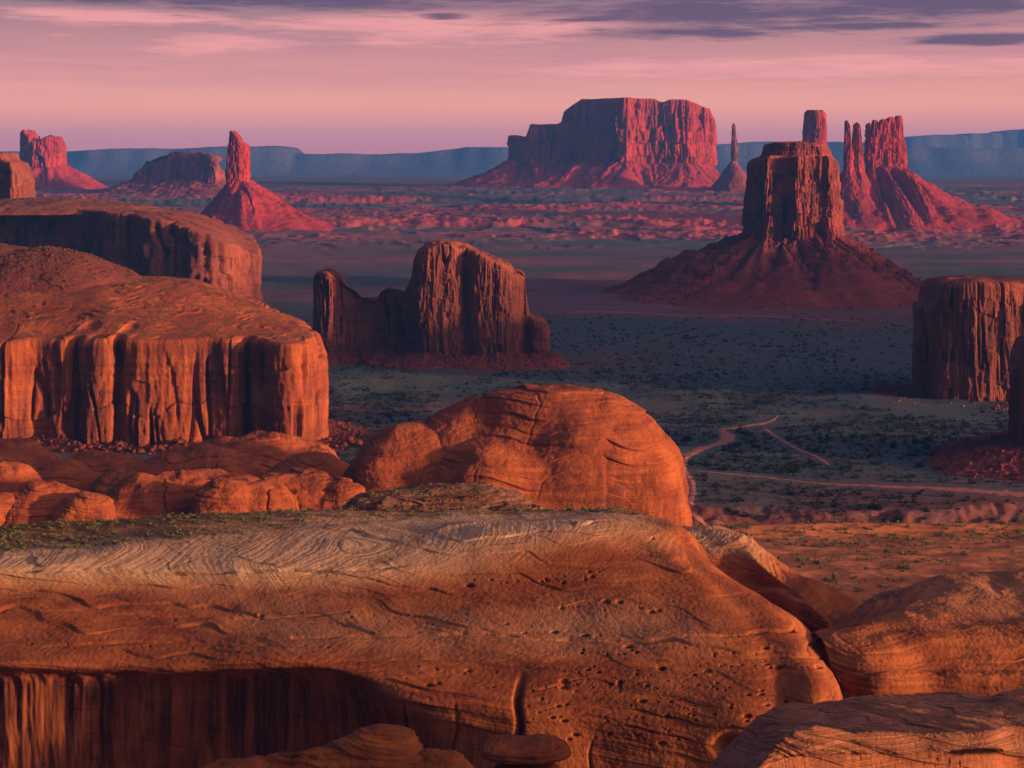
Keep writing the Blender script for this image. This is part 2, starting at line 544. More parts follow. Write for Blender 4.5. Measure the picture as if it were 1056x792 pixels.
def ground_z(x, y, detail=True):
    x = np.asarray(x, np.float32); y = np.asarray(y, np.float32)
    edge = 26 * np.abs(perlin(x / 75, y / 60, 0.5)) + 12 * np.abs(perlin(x / 31, y / 25, 0.9)) + 5 * perlin(x / 9, y / 9, 0.9) + 34 * perlin(x / 260, 8.3, 0.1) - 14
    yy = np.where(y < 2200, y + edge * sst(2200, 1500, y), y)
    z = np.interp(yy, GP_D, GP_Z).astype(np.float32)
    z = z + 2.5 * fbm(x / 300, y / 300, 0.3, 3)
    if detail:
        far = sst(5200, 6300, y) * sst(11500, 9000, y)
        r = 1 - np.abs(fbm(x / 330, y / 300, 4.1, 5, 0.55)) * 1.6
        r2 = 1 - np.abs(fbm(x / 130, y / 170, 9.1, 3, 0.55)) * 1.5
        mask = sst(-0.15, 0.35, fbm(x / 1500, y / 620, 1.7, 3))
        z = z + far * mask * (12 * np.clip(r, 0, 1) ** 2 + 6 * np.clip(r2, 0, 1) ** 2)
        # scarp steps facing the camera
        st = sst(-0.05, 0.02, perlin(x / 2600, y / 800, 2.2) + 0.12 * fbm(x / 230, y / 230, 3.0, 3))
        z = z + far * 16 * (st - 0.5)
        lv = (perlin(x / 2100, y / 620, 5.5) + 0.35 * perlin(x / 600, y / 260, 6.6) + 0.10 * fbm(x / 170, y / 150, 7.1, 3)) * 4
        fl = np.floor(lv)
        z = z + far * 15 * (fl + sst(0.86, 1.0, lv - fl) - lv + 0.5)
        mid = sst(1500, 2200, y) * sst(5500, 4300, y)
        z = z + mid * (3.5 * fbm(x / 160, y / 160, 6.3, 3))
    return z


def build_ground():
    ang = np.concatenate([np.tan(np.radians(np.linspace(-42, -20, 60))), np.linspace(-0.345, 0.345, 1100), np.tan(np.radians(np.linspace(20, 42, 60)))])
    rows = CAMZ * FPX / np.concatenate([np.linspace(660, 380, 120), np.linspace(379, 90, 330), np.linspace(89, 16.5, 230)])
    # the far part of the floor rises, so space its rows by the rows they show at
    D = np.concatenate([np.array([-1400, -200, 60, 200, 400, 600]), rows[rows < 29000]])
    yy = np.repeat(D[:, None], len(ang), 1)
    xx = ang[None, :] * np.maximum(np.abs(yy), 250)
    zz = ground_z(xx, yy)
    red = sst(5200, 6400, yy) * 0.9 * sst(-0.1, 0.45, fbm(xx / 1500, yy / 620, 1.7, 3)) * sst(12000, 9500, yy)
    red = red + 0.9 * sst(1440, 1400, yy + 24 * perlin(xx / 60, 3.3, 0.5)) + 0.3 * sst(900, 1400, yy) * sst(1500, 1420, yy)
    Yb = yy + 90 * perlin(xx / 500, 0.4, 3.0)
    red = red + 0.55 * sst(3050, 3200, Yb) * sst(4300, 3600, Yb) * sst(-500, 200, xx)
    red = red + 0.5 * sst(3900, 5000, Yb) * sst(8000, 6500, Yb) * sst(-0.25, 0.25, fbm(xx / 900, yy / 420, 2.9, 3))
    P = np.stack([xx, yy, zz], -1)
    me = mesh_from('ground', P, grid_faces(*xx.shape), True, {'red': np.clip(red, 0, 1)})
    o = link('ground', me, M['ground'])
    tag(o, 'red and sage green desert valley floor reaching to the far plateau', 'ground', kind='structure')


build_ground()


# ------------------------------------------------------------------ rock builders
def cat_rom_closed(pts, n):
    pts = np.asarray(pts, np.float64)
    for _ in range(2):
        nxt = np.roll(pts, -1, 0)
        pts = np.stack([pts * 0.8 + nxt * 0.2, pts * 0.2 + nxt * 0.8], 1).reshape(-1, pts.shape[1])
    q = np.vstack([pts, pts[:1]])
    s = np.concatenate([[0], np.cumsum(np.linalg.norm(np.diff(q, axis=0), axis=1))])
    u = np.linspace(0, s[-1], n, endpoint=False)
    return np.stack([np.interp(u, s, q[:, k]) for k in range(q.shape[1])], 1)


def ring_cliff(outline, n, ztop, zfoot, nv, seed, amp, col, crack=1.0, ledge=0.0, ledge_h=20.0, batter=0.0, round_r=6.0, ntop=14,
               top_noise=2.0, top_size=30.0, spine=None, sharp=0.5, panel=0.8, top_step=0.0):
    """closed outline swept up a cliff, rounded over the rim and closed on top. outline: world XY."""
    O = cat_rom_closed(outline, n)
    area = np.sum(O[:, 0] * np.roll(O[:, 1], -1) - np.roll(O[:, 0], -1) * O[:, 1])
    if area < 0:
        O = O[::-1]
    tg = np.roll(O, -2, 0) - np.roll(O, 2, 0)
    tg /= np.linalg.norm(tg, axis=1)[:, None] + 1e-9
    N = np.stack([tg[:, 1], -tg[:, 0]], 1)
    if spine is None:
        lo, hi = O.min(0), O.max(0)
        hy = 0.5 * (hi[1] - lo[1])
        yc = 0.5 * (hi[1] + lo[1])
        if hi[0] - lo[0] > 2.2 * hy:
            sx0, sx1 = lo[0] + hy, hi[0] - hy
        else:
            sx0 = sx1 = 0.5 * (lo[0] + hi[0])
        S = np.stack([np.clip(O[:, 0], sx0, sx1), np.full(n, yc)], 1)
    else:
        sp = np.asarray(spine, float)
        best = np.full(n, 1e18)
        S = np.zeros((n, 2))
        for p0, p1 in zip(sp[:-1], sp[1:]):
            d = p1 - p0
            t = np.clip(((O - p0) @ d) / (d @ d), 0, 1)
            q = p0 + t[:, None] * d
            dd = ((O - q) ** 2).sum(1)
            S[dd < best] = q[dd < best]
            best = np.minimum(best, dd)
    zt = ztop(O[:, 0], O[:, 1])
    if callable(zfoot):
        zf = zfoot(O[:, 0], O[:, 1])
    else:
        zf = np.full(n, zfoot)
    rings = []
    rr = np.minimum(round_r, 0.45 * np.maximum(zt - zf, 0.1)) * (0.55 + 0.45 * np.clip(1 + 1.4 * perlin(O[:, 0] / (col * 2), O[:, 1] / (col * 2), seed + 8.8), 0, 2) / 1.5)

    def wall_disp(Pxy, z, k):
        x, y = Pxy[:, 0], Pxy[:, 1]
        so = seed * 13.7
        zw = z / (col * 9)
        wx = x + 0.25 * col * fbm(x / col, y / col, z / (col * 7) + so, 2)
        wy = y + 0.25 * col * fbm(x / col + 9, y / col, z / (col * 7) + so, 2)
        # slabs that have spalled off leave flat panels at different depths
        q = 1.5 * perlin(wx / col * 0.42 + so, wy / col * 0.42, zw * 0.5) + 0.5 * perlin(wx / col * 1.5 + so, wy / col * 1.5, zw * 0.8)
        fl = np.floor(q * 2)
        fr = q * 2 - fl
        d = amp * 0.75 * (fl + sst(0.84, 1.0, fr)) * 0.5 * panel
        # level joints break the slabs into blocks that shift from course to course
        zc = z / (col * 1.5) + 0.5 * perlin(x / col / 4, y / col / 4, so) + 0.3 * perlin(x / col, y / col, so)
        zb = np.floor(zc)
        q2 = 1.7 * perlin(wx / col * 1.1 + 7.7 * zb, wy / col * 1.1 + so, zb * 3.3) * 2
        f2 = np.floor(q2)
        d = d + amp * 0.32 * (f2 + sst(0.8, 1.0, q2 - f2)) * 0.5
        d = d - amp * 0.30 * sst(0.12, 0.0, zc - zb) * sst(-0.1, 0.3, perlin(x / col / 2, y / col / 2, zb * 1.7))
        nn = perlin(wx / col * 1.3 + so, wy / col * 1.3, zw)
        d = d + amp * 0.5 * (np.abs(nn) ** sharp - 0.45) * (1.3 - panel)
        nn = perlin(wx / col * 3.4 + so, wy / col * 3.4, zw)
        d = d + amp * 0.16 * (np.abs(nn) ** sharp - 0.45)
        for fq, dep, wd in ((0.42, 2.4, 0.035), (1.1, 1.2, 0.04)):
            cr = perlin(wx / col * fq + so * 1.3, wy / col * fq, zw * 0.25)
            vis = sst(-0.15, 0.15, perlin(x / col * 0.4, y / col * 0.4, z / (col * 2.2) + so * 2.1))
            d = d - crack * amp * dep * 0.8 * vis * np.exp(-(cr / wd) ** 2)
        if ledge:
            d = d + ledge * (perlin(so, 0.5 + 0.02 * x / ledge_h, z / ledge_h) + 0.5 * perlin(so, 4.5, z / ledge_h * 2.7))
        d = d + 0.16 * amp * fbm(x / col * 5, y / col * 5, z / col * 1.2, 3, 0.6)
        return d * (1 - 0.5 * sst(0.82, 1.0, k))

    for k in np.linspace(0, 1, nv):
        z = zf + (zt - rr - zf) * k
        d = wall_disp(O, z, k) - batter * k * (zt - zf)
        rings.append(np.column_stack([O + N * d[:, None], z]))
    last = rings[-1]
    dl = np.einsum('ij,ij->i', last[:, :2] - O, N)
    for ph in np.linspace(0, math.pi / 2, 7)[1:]:
        Q = O + N * (dl - rr * (1 - math.cos(ph)))[:, None]
        z = zt - rr + rr * math.sin(ph)
        z = z + 0.4 * top_noise * math.sin(ph) * fbm(Q[:, 0] / top_size, Q[:, 1] / top_size, seed + 0.5, 3)
        rings.append(np.column_stack([Q, z]))
    E = rings[-1][:, :2]
    zE = rings[-1][:, 2]
    for k in np.linspace(0, 1, ntop)[1:]:
        Q = E + (S - E) * k
        z = ztop(Q[:, 0], Q[:, 1]) + top_noise * min(1, k * 3) * fbm(Q[:, 0] / top_size, Q[:, 1] / top_size, seed + 0.5, 4)
        b = min(1, k * 4)
        z = zE * (1 - b) + z * b
        if top_step:
            zl = z / top_step + 1.5 * fbm(Q[:, 0] / 45, Q[:, 1] / 45, seed, 4)
            fl = np.floor(zl)
            z = z + 0.45 * top_step * (fl + sst(0.65, 0.95, zl - fl) - zl) * np.clip(0.5 + 1.5 * perlin(Q[:, 0] / 38, Q[:, 1] / 30, seed + 4), 0, 1)
        rings.append(np.column_stack([Q, z]))
    P = np.stack(rings)
    return P, O, N


def ring_talus(O, N, zwall, zground, width, nv, seed, gully=0.15, rubble=1.0, size=60.0, power=1.3, inside=8.0, terr=0.0, terr_h=20.0):
    n = len(O)
    x, y = O[:, 0], O[:, 1]
    w = width(x, y, N) if callable(width) else np.full(n, width)
    w = w * (1 + 0.25 * fbm(x / size / 2, y / size / 2, seed, 3))
    # smooth the directions so the skirt fans out evenly
    Ns = N.copy()
    for _ in range(max(2, n // 40)):
        Ns = 0.25 * np.roll(Ns, 1, 0) + 0.5 * Ns + 0.25 * np.roll(Ns, -1, 0)
    Ns /= np.linalg.norm(Ns, axis=1)[:, None] + 1e-9
    rings = []
    for k in np.linspace(0, 1, nv):
        q = k * w - inside * (1 - k)
        Q = O + Ns * q[:, None]
        zg = zground(Q[:, 0], Q[:, 1])
        zw = zwall(x, y) if callable(zwall) else zwall
        H = zw - zg
        prof = (1 - k) ** power
        z = zg + H * prof
        if terr:
            zl = z + 0.3 * terr_h * fbm(Q[:, 0] / size, Q[:, 1] / size, seed + 2.2, 2)
            z = z + terr * math.sin(math.pi * k) * np.sin(2 * math.pi * zl / terr_h)
        gg = np.abs(perlin(x / size * 1.6 + seed, y / size * 1.6, k * 0.9)) + 0.5 * np.abs(perlin(x / size * 4 + seed, y / size * 4, k * 1.6))
        z = z + H * gully * (0.6 - 1.6 * gg) * math.sin(math.pi * min(1, k + 0.08)) * -1
        z = z + rubble * fbm(Q[:, 0] / size * 9, Q[:, 1] / size * 9, seed + 1.1, 4, 0.65) * min(1, 4 * (1 - k))
        z = z - 3.0 * k ** 6
        rings.append(np.column_stack([Q, z]))
    return np.stack(rings)


def ring_obj(name, P, mat, parent=None):
    nr, nc = P.shape[:2]
    me = mesh_from(name, P, grid_faces(nr, nc, True))
    if parent:
        shift(me, parent.location)
    return link(name, me, mat, parent)


_ico_V = None


def boulders(name, T, count, rmin, rmax, mat, parent, seed, lo=0.1, hi=0.98):
    rr = np.random.RandomState(seed)
    ph = (1 + 5 ** 0.5) / 2
    V = np.array([(-1, ph, 0), (1, ph, 0), (-1, -ph, 0), (1, -ph, 0), (0, -1, ph), (0, 1, ph), (0, -1, -ph), (0, 1, -ph), (ph, 0, -1), (ph, 0, 1), (-ph, 0, -1), (-ph, 0, 1)]) / 1.9
    F = np.array([(0, 11, 5), (0, 5, 1), (0, 1, 7), (0, 7, 10), (0, 10, 11), (1, 5, 9), (5, 11, 4), (11, 10, 2), (10, 7, 6), (7, 1, 8), (3, 9, 4), (3, 4, 2), (3, 2, 6), (3, 6, 8), (3, 8, 9), (4, 9, 5), (2, 4, 11), (6, 2, 10), (8, 6, 7), (9, 8, 1)])
    nr, nc = T.shape[:2]
    Vs, Fs = [], []
    for i in range(count):
        p = T[int(nr * rr.uniform(lo, hi) ** 0.8) % nr, rr.randint(nc)]
        r = rmin * (rmax / rmin) ** (rr.rand() ** 2.2)
        sc = r * rr.uniform(0.6, 1.2, size=(1, 3)) * np.array([[1, 1, 0.8]])
        q = V * sc * rr.uniform(0.75, 1.2, size=(12, 1))
        an = rr.rand() * 6.28
        c, s_ = math.cos(an), math.sin(an)
        Vs.append(np.stack([q[:, 0] * c - q[:, 1] * s_, q[:, 0] * s_ + q[:, 1] * c, q[:, 2]], 1) + p + np.array([0, 0, 0.2 * r]))
        Fs.append(F + 12 * i)
    me = mesh_from(name, np.vstack(Vs), np.vstack(Fs), False)
    shift(me, parent.location)
    o = link(name, me, mat, parent)
    o['kind'] = 'stuff'
    return o


def profile_top(prof, D):
    px = np.array([p[0] for p in prof], float)
    zz = np.array([Z(p[1], D) for p in prof], float)

    def f(x, y):
        return np.interp(np.asarray(x) / D * FPX + W0 / 2, px, zz)
    return f


def pts(lst, D):
    """plan outline: (photo column at distance D, metres behind D)"""
    return [(X(px, D), D + dy) for px, dy in lst]


def make_butte(name, label, cat, D, outline, prof, foot_py, n, nv, seed, mat, tmat, col, amp, twidth, group=None, cliff_kw=None, talus_kw=None, foot_noise=4.0,
               ntal=40, cliff_name='cliff', rocks=None):
    O = pts(outline, D)
    cx = np.mean([p[0] for p in O]); cy = np.mean([p[1] for p in O])
    root = empty(name, (cx, cy, float(ground_z(cx, cy, False))), label, cat, group)
    zfoot = Z(foot_py, D)
    zwall = lambda x, y: zfoot + foot_noise * fbm(x / (col * 3), y / (col * 3), seed + 3.3, 2)
    P, OO, N = ring_cliff(O, n, profile_top(prof, D), zfoot - 4 * foot_noise, nv, seed, amp, col, **(cliff_kw or {}))
    ring_obj(cliff_name, P, M[mat], root)
    if twidth:
        T = ring_talus(OO, N, zwall, lambda x, y: ground_z(x, y), twidth, ntal, seed, **(talus_kw or {}))
        ring_obj('talus_slope', T, M[tmat], root)
        if rocks:
            boulders('rubble', T, rocks[0], rocks[1], rocks[2], M[tmat], root, int(seed * 10))
    return root


# ------------------------------------------------------------------ control-net sheets (slickrock)
def cr_matrix(nctrl, n):
    """Catmull-Rom weights from nctrl evenly spaced controls to n samples"""
    Wt = np.zeros((n, nctrl))
    for i, t in enumerate(np.linspace(0, nctrl - 1, n)):
        k = min(int(t), nctrl - 2)
        f = t - k
        w = (-0.5 * f + f * f - 0.5 * f ** 3, 1 - 2.5 * f * f + 1.5 * f ** 3, 0.5 * f + 2 * f * f - 1.5 * f ** 3, -0.5 * f * f + 0.5 * f ** 3)
        for j in range(4):
            Wt[i, min(max(k - 1 + j, 0), nctrl - 1)] += w[j]
    return Wt


def loft(net, nr, nc):
    """net: rows of (px, py, D, [pale, veg, varnish]); returns points and the three masks"""
    R = len(net); C = len(net[0])
    A = np.zeros((R, C, 6))
    for r in range(R):
        for c in range(C):
            p = list(net[r][c]) + [0] * (6 - len(net[r][c]))
            A[r, c] = (X(p[0], p[2]), p[2], Z(p[1], p[2]), p[3], p[4], p[5])
    B = np.einsum('ir,rck->ick', cr_matrix(R, nr), A)
    B = np.einsum('jc,ick->ijk', cr_matrix(C, nc), B)
    return B[..., :3], np.clip(B[..., 3:], 0, 1)


def rock_disp(P, big=2.0, bigs=25.0, bed=0.4, bedh=2.0, fine=0.15, fines=2.0, seed=0.0, tilt=(0.03, 0.0), crack=0.0, cracks=18.0, saw=0.0, sawh=3.0):
    x, y, z = P[..., 0], P[..., 1], P[..., 2]
    d = big * fbm(x / bigs + seed, y / bigs, z / bigs, 3, 0.45)
    zw = z + tilt[0] * x + tilt[1] * y + bedh * 1.2 * fbm(x / (bedh * 14), y / (bedh * 14), seed + z / (bedh * 30), 2)
    b = perlin(seed + x / (bedh * 40), 0.3, zw / bedh) + 0.6 * perlin(seed, x / (bedh * 25), zw / bedh * 2.6) + 0.3 * perlin(seed + 3, x / (bedh * 15), zw / bedh * 6.1)
    d = d + bed * np.sign(b) * np.abs(b) ** 0.7
    d = d + fine * fbm(x / fines, y / fines, z / fines, 4, 0.6)
    if saw:
        f = zw / sawh + 0.35 * fbm(x / (sawh * 9), y / (sawh * 9), seed + 6.6, 3)
        k = np.floor(f)
        f = f - k
        a_ = np.clip(0.25 + 1.3 * perlin(x / (sawh * 7) + 3.7 * k, y / (sawh * 7), k * 5.1 + seed), 0, 1)
        d = d + saw * a_ * (sst(0.0, 0.10, f) * (1 - 0.75 * f) - 0.45)
    if crack:
        c = perlin(x / cracks + seed * 2.2, y / cracks, z / (cracks * 4)) + 0.05 * perlin(x / 7, y / 7, z / 9)
        d = d - crack * np.exp(-(c / 0.018) ** 2) * sst(-0.2, 0.2, perlin(x / cracks, y / cracks, z / cracks + seed))
    return d


def widen(net, left=0, right=0):
    """carry a net on past the edges of the view"""
    out = []
    for row in net:
        row = list(row)
        if left:
            row.insert(0, (row[0][0] - left,) + tuple(row[0][1:]))
        if right:
            row.append((row[-1][0] + right,) + tuple(row[-1][1:]))
        out.append(row)
    return out


def sheet(P, seed, soften=None, **kw):
    N = grid_normals(P)
    # normals point up / towards the camera
    s = np.sign(np.mean(N[..., 2] - 0.5 * N[..., 1]))
    N = N * s
    d = rock_disp(P, seed=seed, **kw)
    if soften is not None:
        d = d * (1 - 0.85 * soften) + soften * 0.8 * fbm(P[..., 0] / 5, P[..., 1] / 5, P[..., 2] / 60, 4)
    return P + N * d[..., None], N


def lobes_mesh(name, lobes, n=160, m=90, seed=1.0, blend=0.0, **kw):
    """rounded rock masses that grow into each other, one mesh. lobe: px, top_py, D, rx, ry, z_bottom, roundness, turn"""
    Vs, Fs, off = [], [], 0
    for i, (px, tpy, D, rx, ry, zb, ex, rot) in enumerate(lobes):
        zt = Z(tpy, D)
        hz = zt - zb
        ph = np.linspace(0, math.pi / 2, m)[:, None]
        th = np.linspace(0, 2 * math.pi, n, endpoint=False)[None, :]
        rho = np.sin(ph) ** ex
        h = np.cos(ph) ** ex
        ct, st = np.cos(th), np.sin(th)
        sq = (np.abs(ct) ** 2.6 + np.abs(st) ** 2.6) ** (-1 / 2.6)
        lx, ly = rx * rho * ct * sq, ry * rho * st * sq
        c, s = math.cos(math.radians(rot)), math.sin(math.radians(rot))
        P = np.stack([X(px, D) + c * lx - s * ly, D + s * lx + c * ly, zb + hz * h + 0 * th], -1)
        Nn = np.stack([(c * ct - s * st) * rho / rx * hz, (s * ct + c * st) * rho / ry * hz, h + 0 * th + 0.02], -1)
        Nn /= np.linalg.norm(Nn, axis=-1, keepdims=True)
        add = 0.0
        if blend:
            for j, (px2, tpy2, D2, rx2, ry2, zb2, ex2, rot2) in enumerate(lobes):
                if j == i:
                    continue
                h2 = Z(tpy2, D2) - zb2
                c2, s2 = math.cos(math.radians(rot2)), math.sin(math.radians(rot2))
                ax, ay = P[..., 0] - X(px2, D2), P[..., 1] - D2
                qx, qy, qz = (c2 * ax + s2 * ay) / rx2, (-s2 * ax + c2 * ay) / ry2, np.maximum(P[..., 2] - zb2, 0) / h2
                rho2 = (np.abs(qx) ** 2.6 + np.abs(qy) ** 2.6) ** (1 / 2.6)
                sd = ((rho2 ** (2 / ex2) + qz ** (2 / ex2)) ** (ex2 / 2) - 1) * min(rx2, ry2, h2)
                add = add + 0.25 * blend * np.clip(1 - np.abs(sd) / blend, 0, 1) ** 2
        P = P + Nn * (rock_disp(P, seed=seed, **kw) + add)[..., None]
        Vs.append(P.reshape(-1, 3))
        Fs.append(grid_faces(m, n, True, off))
        off += n * m
    return mesh_from(name, np.vstack(Vs), np.vstack(Fs))


def rock_thing(name, lobes, mat, label, cat, group=None, **kw):
    me = lobes_mesh(name, lobes, **kw)
    px, tpy, D = lobes[0][:3]
    loc = (X(px, D), D, lobes[0][5])
    shift(me, loc)
    o = link(name, me, M[mat])
    o.location = loc
    return tag(o, label, cat, group)


# ------------------------------------------------------------------ the far plateau
def plateau(name, prof, D, depth, seed, label):
    px = np.linspace(prof[0][0], prof[-1][0], 700)
    py = np.interp(px, [p[0] for p in prof], [p[1] for p in prof])
    x = X(px, D)
    zt = Z(py, D) + 14 * fbm(x / 900, seed, 0.2, 4, 0.6)
    wig = 500 * fbm(x / 2600, seed + 2, 0.7, 4)
    rows = []
    for f, dd in ((0.0, -1700), (0.10, -1250), (0.22, -800), (0.40, -520), (0.55, -330), (0.66, -230), (0.92, -160), (0.99, -120), (1.0, -40)):
        rows.append(np.stack([x, D + dd + wig * (1 - 0.2 * f), np.maximum(zt * f, 45 if f == 0 else 60)], -1))
    for dd in (depth * 0.4, depth * 0.7):
        rows.append(np.stack([x, D + dd + wig * 0, zt], -1))
    rows.append(np.stack([x, x * 0 + D + depth, zt * 0 + 45], -1))
    P = np.stack(rows)
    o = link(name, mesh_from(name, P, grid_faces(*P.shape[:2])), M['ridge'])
    tag(o, label, 'plateau', kind='structure')


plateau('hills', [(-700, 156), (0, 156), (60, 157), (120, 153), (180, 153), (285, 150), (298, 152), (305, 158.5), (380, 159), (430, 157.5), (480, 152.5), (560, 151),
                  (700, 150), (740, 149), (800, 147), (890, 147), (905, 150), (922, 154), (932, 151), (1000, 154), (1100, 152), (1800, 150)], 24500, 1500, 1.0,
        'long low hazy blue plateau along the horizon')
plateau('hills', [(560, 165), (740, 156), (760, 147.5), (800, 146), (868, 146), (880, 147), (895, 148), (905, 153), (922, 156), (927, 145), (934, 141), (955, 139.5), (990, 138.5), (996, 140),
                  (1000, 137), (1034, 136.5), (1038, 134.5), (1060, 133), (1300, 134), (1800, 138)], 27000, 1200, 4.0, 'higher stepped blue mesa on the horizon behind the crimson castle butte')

# ------------------------------------------------------------------ far crimson buttes
make_butte('castle_butte', 'small castle shaped crimson butte with two peaks at far left', 'butte', 10000,
           [(20, 60), (24, -80), (36, -120), (52, -130), (66, -90), (68, 60), (52, 120), (34, 130)],
           [(18, 150), (21, 140), (25, 134), (29, 134), (31, 138), (35, 140), (36, 145), (45, 146), (48, 143), (55, 140.5), (62, 141), (66, 149), (70, 160)], 164, 340, 70, 1.1,
           'far', 'fartalus', 26, 16, lambda x, y, N: 130 + 130 * np.clip(N[:, 0], 0, 1), cliff_kw=dict(round_r=20, top_noise=10, crack=1.0), talus_kw=dict(rubble=5, size=140, inside=50, gully=0.2), foot_noise=12)
make_butte('low_mesa', 'low broad dark mesa between the two far left spires', 'mesa', 9300,
           [(124, 120), (150, 30), (185, -70), (215, -170), (232, -220), (240, -40), (228, 200), (150, 300)],
           [(124, 181), (132, 176), (143, 169), (147, 166), (150, 168), (158, 164), (175, 158), (190, 157), (210, 158), (222, 161), (230, 169), (236, 178)], 184, 340, 50, 2.3,
           'redbutte', 'talus', 40, 16, 260, cliff_kw=dict(round_r=60, top_noise=10, batter=0.25), talus_kw=dict(rubble=6, size=160, inside=50), foot_noise=10)
make_butte('sandstone_spire', 'tall thin crimson spire on a broad cone of talus', 'spire', 6700,
           [(233.5, 0), (235, -45), (246, -60), (256, -40), (258.5, 0), (254, 50), (240, 55)],
           [(232, 175), (234.5, 168), (236, 160), (237, 140), (238.5, 134.5), (242, 136), (245, 138.5), (248, 142), (250, 147), (255, 148), (257, 150), (257.5, 165), (260, 178)], 183, 260, 80, 3.7,
           'far', 'fartalus', 15, 9, lambda x, y, N: 150 + 170 * np.clip(N[:, 0], 0, 1) + 40 * np.clip(-N[:, 1], 0, 1), cliff_kw=dict(round_r=8, top_noise=4, ledge=3, ledge_h=26),
           talus_kw=dict(rubble=6, size=75, inside=25, gully=0.22, power=1.15), foot_noise=10, ntal=70, cliff_name='spire')

make_butte('long_mesa', 'long high mesa, its left half dark, right half lit crimson', 'mesa', 10500,
           [(523, 300), (526, 150), (540, 60), (575, 30), (590, -60), (618, -180), (642, -290), (650, -250), (668, -200), (690, -235), (708, -240), (728, -160), (738, -40), (737, 150), (715, 320), (640, 420), (560, 420)],
           [(521, 168), (523, 150), (524, 139), (531, 139), (533, 143), (538, 141), (541, 143), (545, 138), (547, 128), (560, 128), (574, 128), (580, 126), (583, 114), (590, 109), (600, 103), (640, 102), (672, 103), (677, 106),
            (682, 107), (688, 104), (704, 104), (716, 107), (724, 111), (733, 113), (736, 120), (740, 168)], 163, 900, 90, 4.4, 'far', 'fartalus', 55, 30,
           lambda x, y, N: 330 + 120 * np.clip(-N[:, 0], 0, 1) - 150 * np.clip(N[:, 0], 0, 1), cliff_kw=dict(round_r=14, top_noise=8, top_size=120, crack=0.8, ledge=5, ledge_h=70),
           talus_kw=dict(rubble=7, size=170, inside=60, gully=0.18), foot_noise=12, ntal=40)
make_butte('needle_spire', 'thin dark needle spire on a small low cone beside the long mesa', 'spire', 9800,
           [(753.5, 0), (755, -16), (757.5, -20), (760.5, -12), (761, 5), (757, 20)],
           [(752, 160), (754, 150), (754.5, 143), (755, 129), (756.5, 127), (758, 129), (759.5, 143), (761, 148), (763, 162)], 163, 160, 60, 5.2,
           'redbutte', 'talus', 14, 4, 150, cliff_kw=dict(round_r=6, top_noise=3), talus_kw=dict(rubble=5, size=110, inside=16, gully=0.2, power=1.1), foot_noise=5, cliff_name='spire')
make_butte('tower_butte', 'square crimson tower showing above the dark butte', 'butte', 8200,
           [(826, 0), (828, -55), (840, -75), (852, -55), (854, 0), (846, 70), (832, 70)],
           [(825, 160), (827, 140), (829, 115), (832, 113.5), (848, 114), (851, 117), (853, 140), (856, 160)], 178, 240, 80, 6.6,
           'far', 'fartalus', 20, 8, 300, cliff_kw=dict(round_r=8, top_noise=3, batter=0.02), talus_kw=dict(rubble=6, size=120, inside=30), foot_noise=8)
castle = make_butte('castle_butte', 'bright crimson butte of joined towers on wide talus at right', 'butte', 7000,
           [(890, -30), (895, -50), (906, -46), (921, -28), (934, -6), (937, 20), (915, 40), (897, 26)],
           [(889, 170), (890, 148), (891.5, 128), (895, 127), (897, 134), (898.5, 133), (900, 124), (904, 124.5), (906, 129), (908, 123.5), (912, 123), (914, 128), (916, 121.5), (921, 121), (923, 127), (925, 119), (930, 120), (931, 138), (935, 150), (938, 160)], 168, 300, 90, 7.7,
           'far', 'fartalus', 22, 14, lambda x, y, N: 270 + 270 * np.clip(N[:, 0], 0, 1) + 20 * np.clip(-N[:, 1], 0, 1),
           cliff_kw=dict(round_r=7, top_noise=5, crack=1.1), talus_kw=dict(rubble=7, size=90, inside=40, gully=0.22, power=1.2), foot_noise=14, ntal=60)
for k, (o2, pf, sd) in enumerate([([(863, -97), (865, -115), (871, -119), (876, -108), (877, -93), (870, -75)], [(864, 172), (866, 150), (866.5, 125), (869, 125), (871, 130), (873, 150), (878, 170)], 8.1),
                                  ([(871, -80), (874, -106), (881, -113), (887, -97), (888, -77), (880, -62)], [(872, 172), (874, 150), (876, 129), (879, 127), (882, 129), (884, 150), (887, 172)], 8.8)]):
    P, O_, N_ = ring_cliff(pts(o2, 7000), 120, profile_top(pf, 7000), Z(178, 7000), 70, sd, 5, 12, round_r=6, top_noise=3)
    ring_obj('tower', P, M['far'], castle)
    T = ring_talus(O_, N_, Z(172, 7000), ground_z, 180, 40, sd, gully=0.2, rubble=6, size=90, inside=14)
    ring_obj('talus_slope', T, M['fartalus'], castle)

# ------------------------------------------------------------------ the middle distance
make_butte('dark_butte', 'great dark butte with flat cap standing on a wide talus cone', 'butte', 3720,
           [(764, 20), (768, -70), (785, -105), (800, -90), (812, -118), (832, -100), (850, -112), (866, -60), (869, 10), (862, 80), (830, 120), (790, 100)],
           [(760, 180), (766, 172), (771, 164), (785, 162), (788, 161), (840, 161), (858, 162), (866, 166), (872, 180)], 240, 760, 150, 9.3,
           'redbutte', 'talus', 17, 11, lambda x, y, N: 235 + 80 * np.clip(-N[:, 0], 0, 1) - 10 * np.clip(N[:, 0], 0, 1) + 60 * np.clip(-N[:, 1], 0, 1),
           cliff_kw=dict(round_r=5, top_noise=6, top_size=20, crack=1.4, ledge=1.5, ledge_h=16, batter=0.05), talus_kw=dict(rubble=4.0, size=34, inside=22, gully=0.24, power=1.3, terr=3.4, terr_h=19), foot_noise=9, ntal=110, rocks=(2600, 1.2, 6.0))
mb = bpy.data.objects['dark_butte']
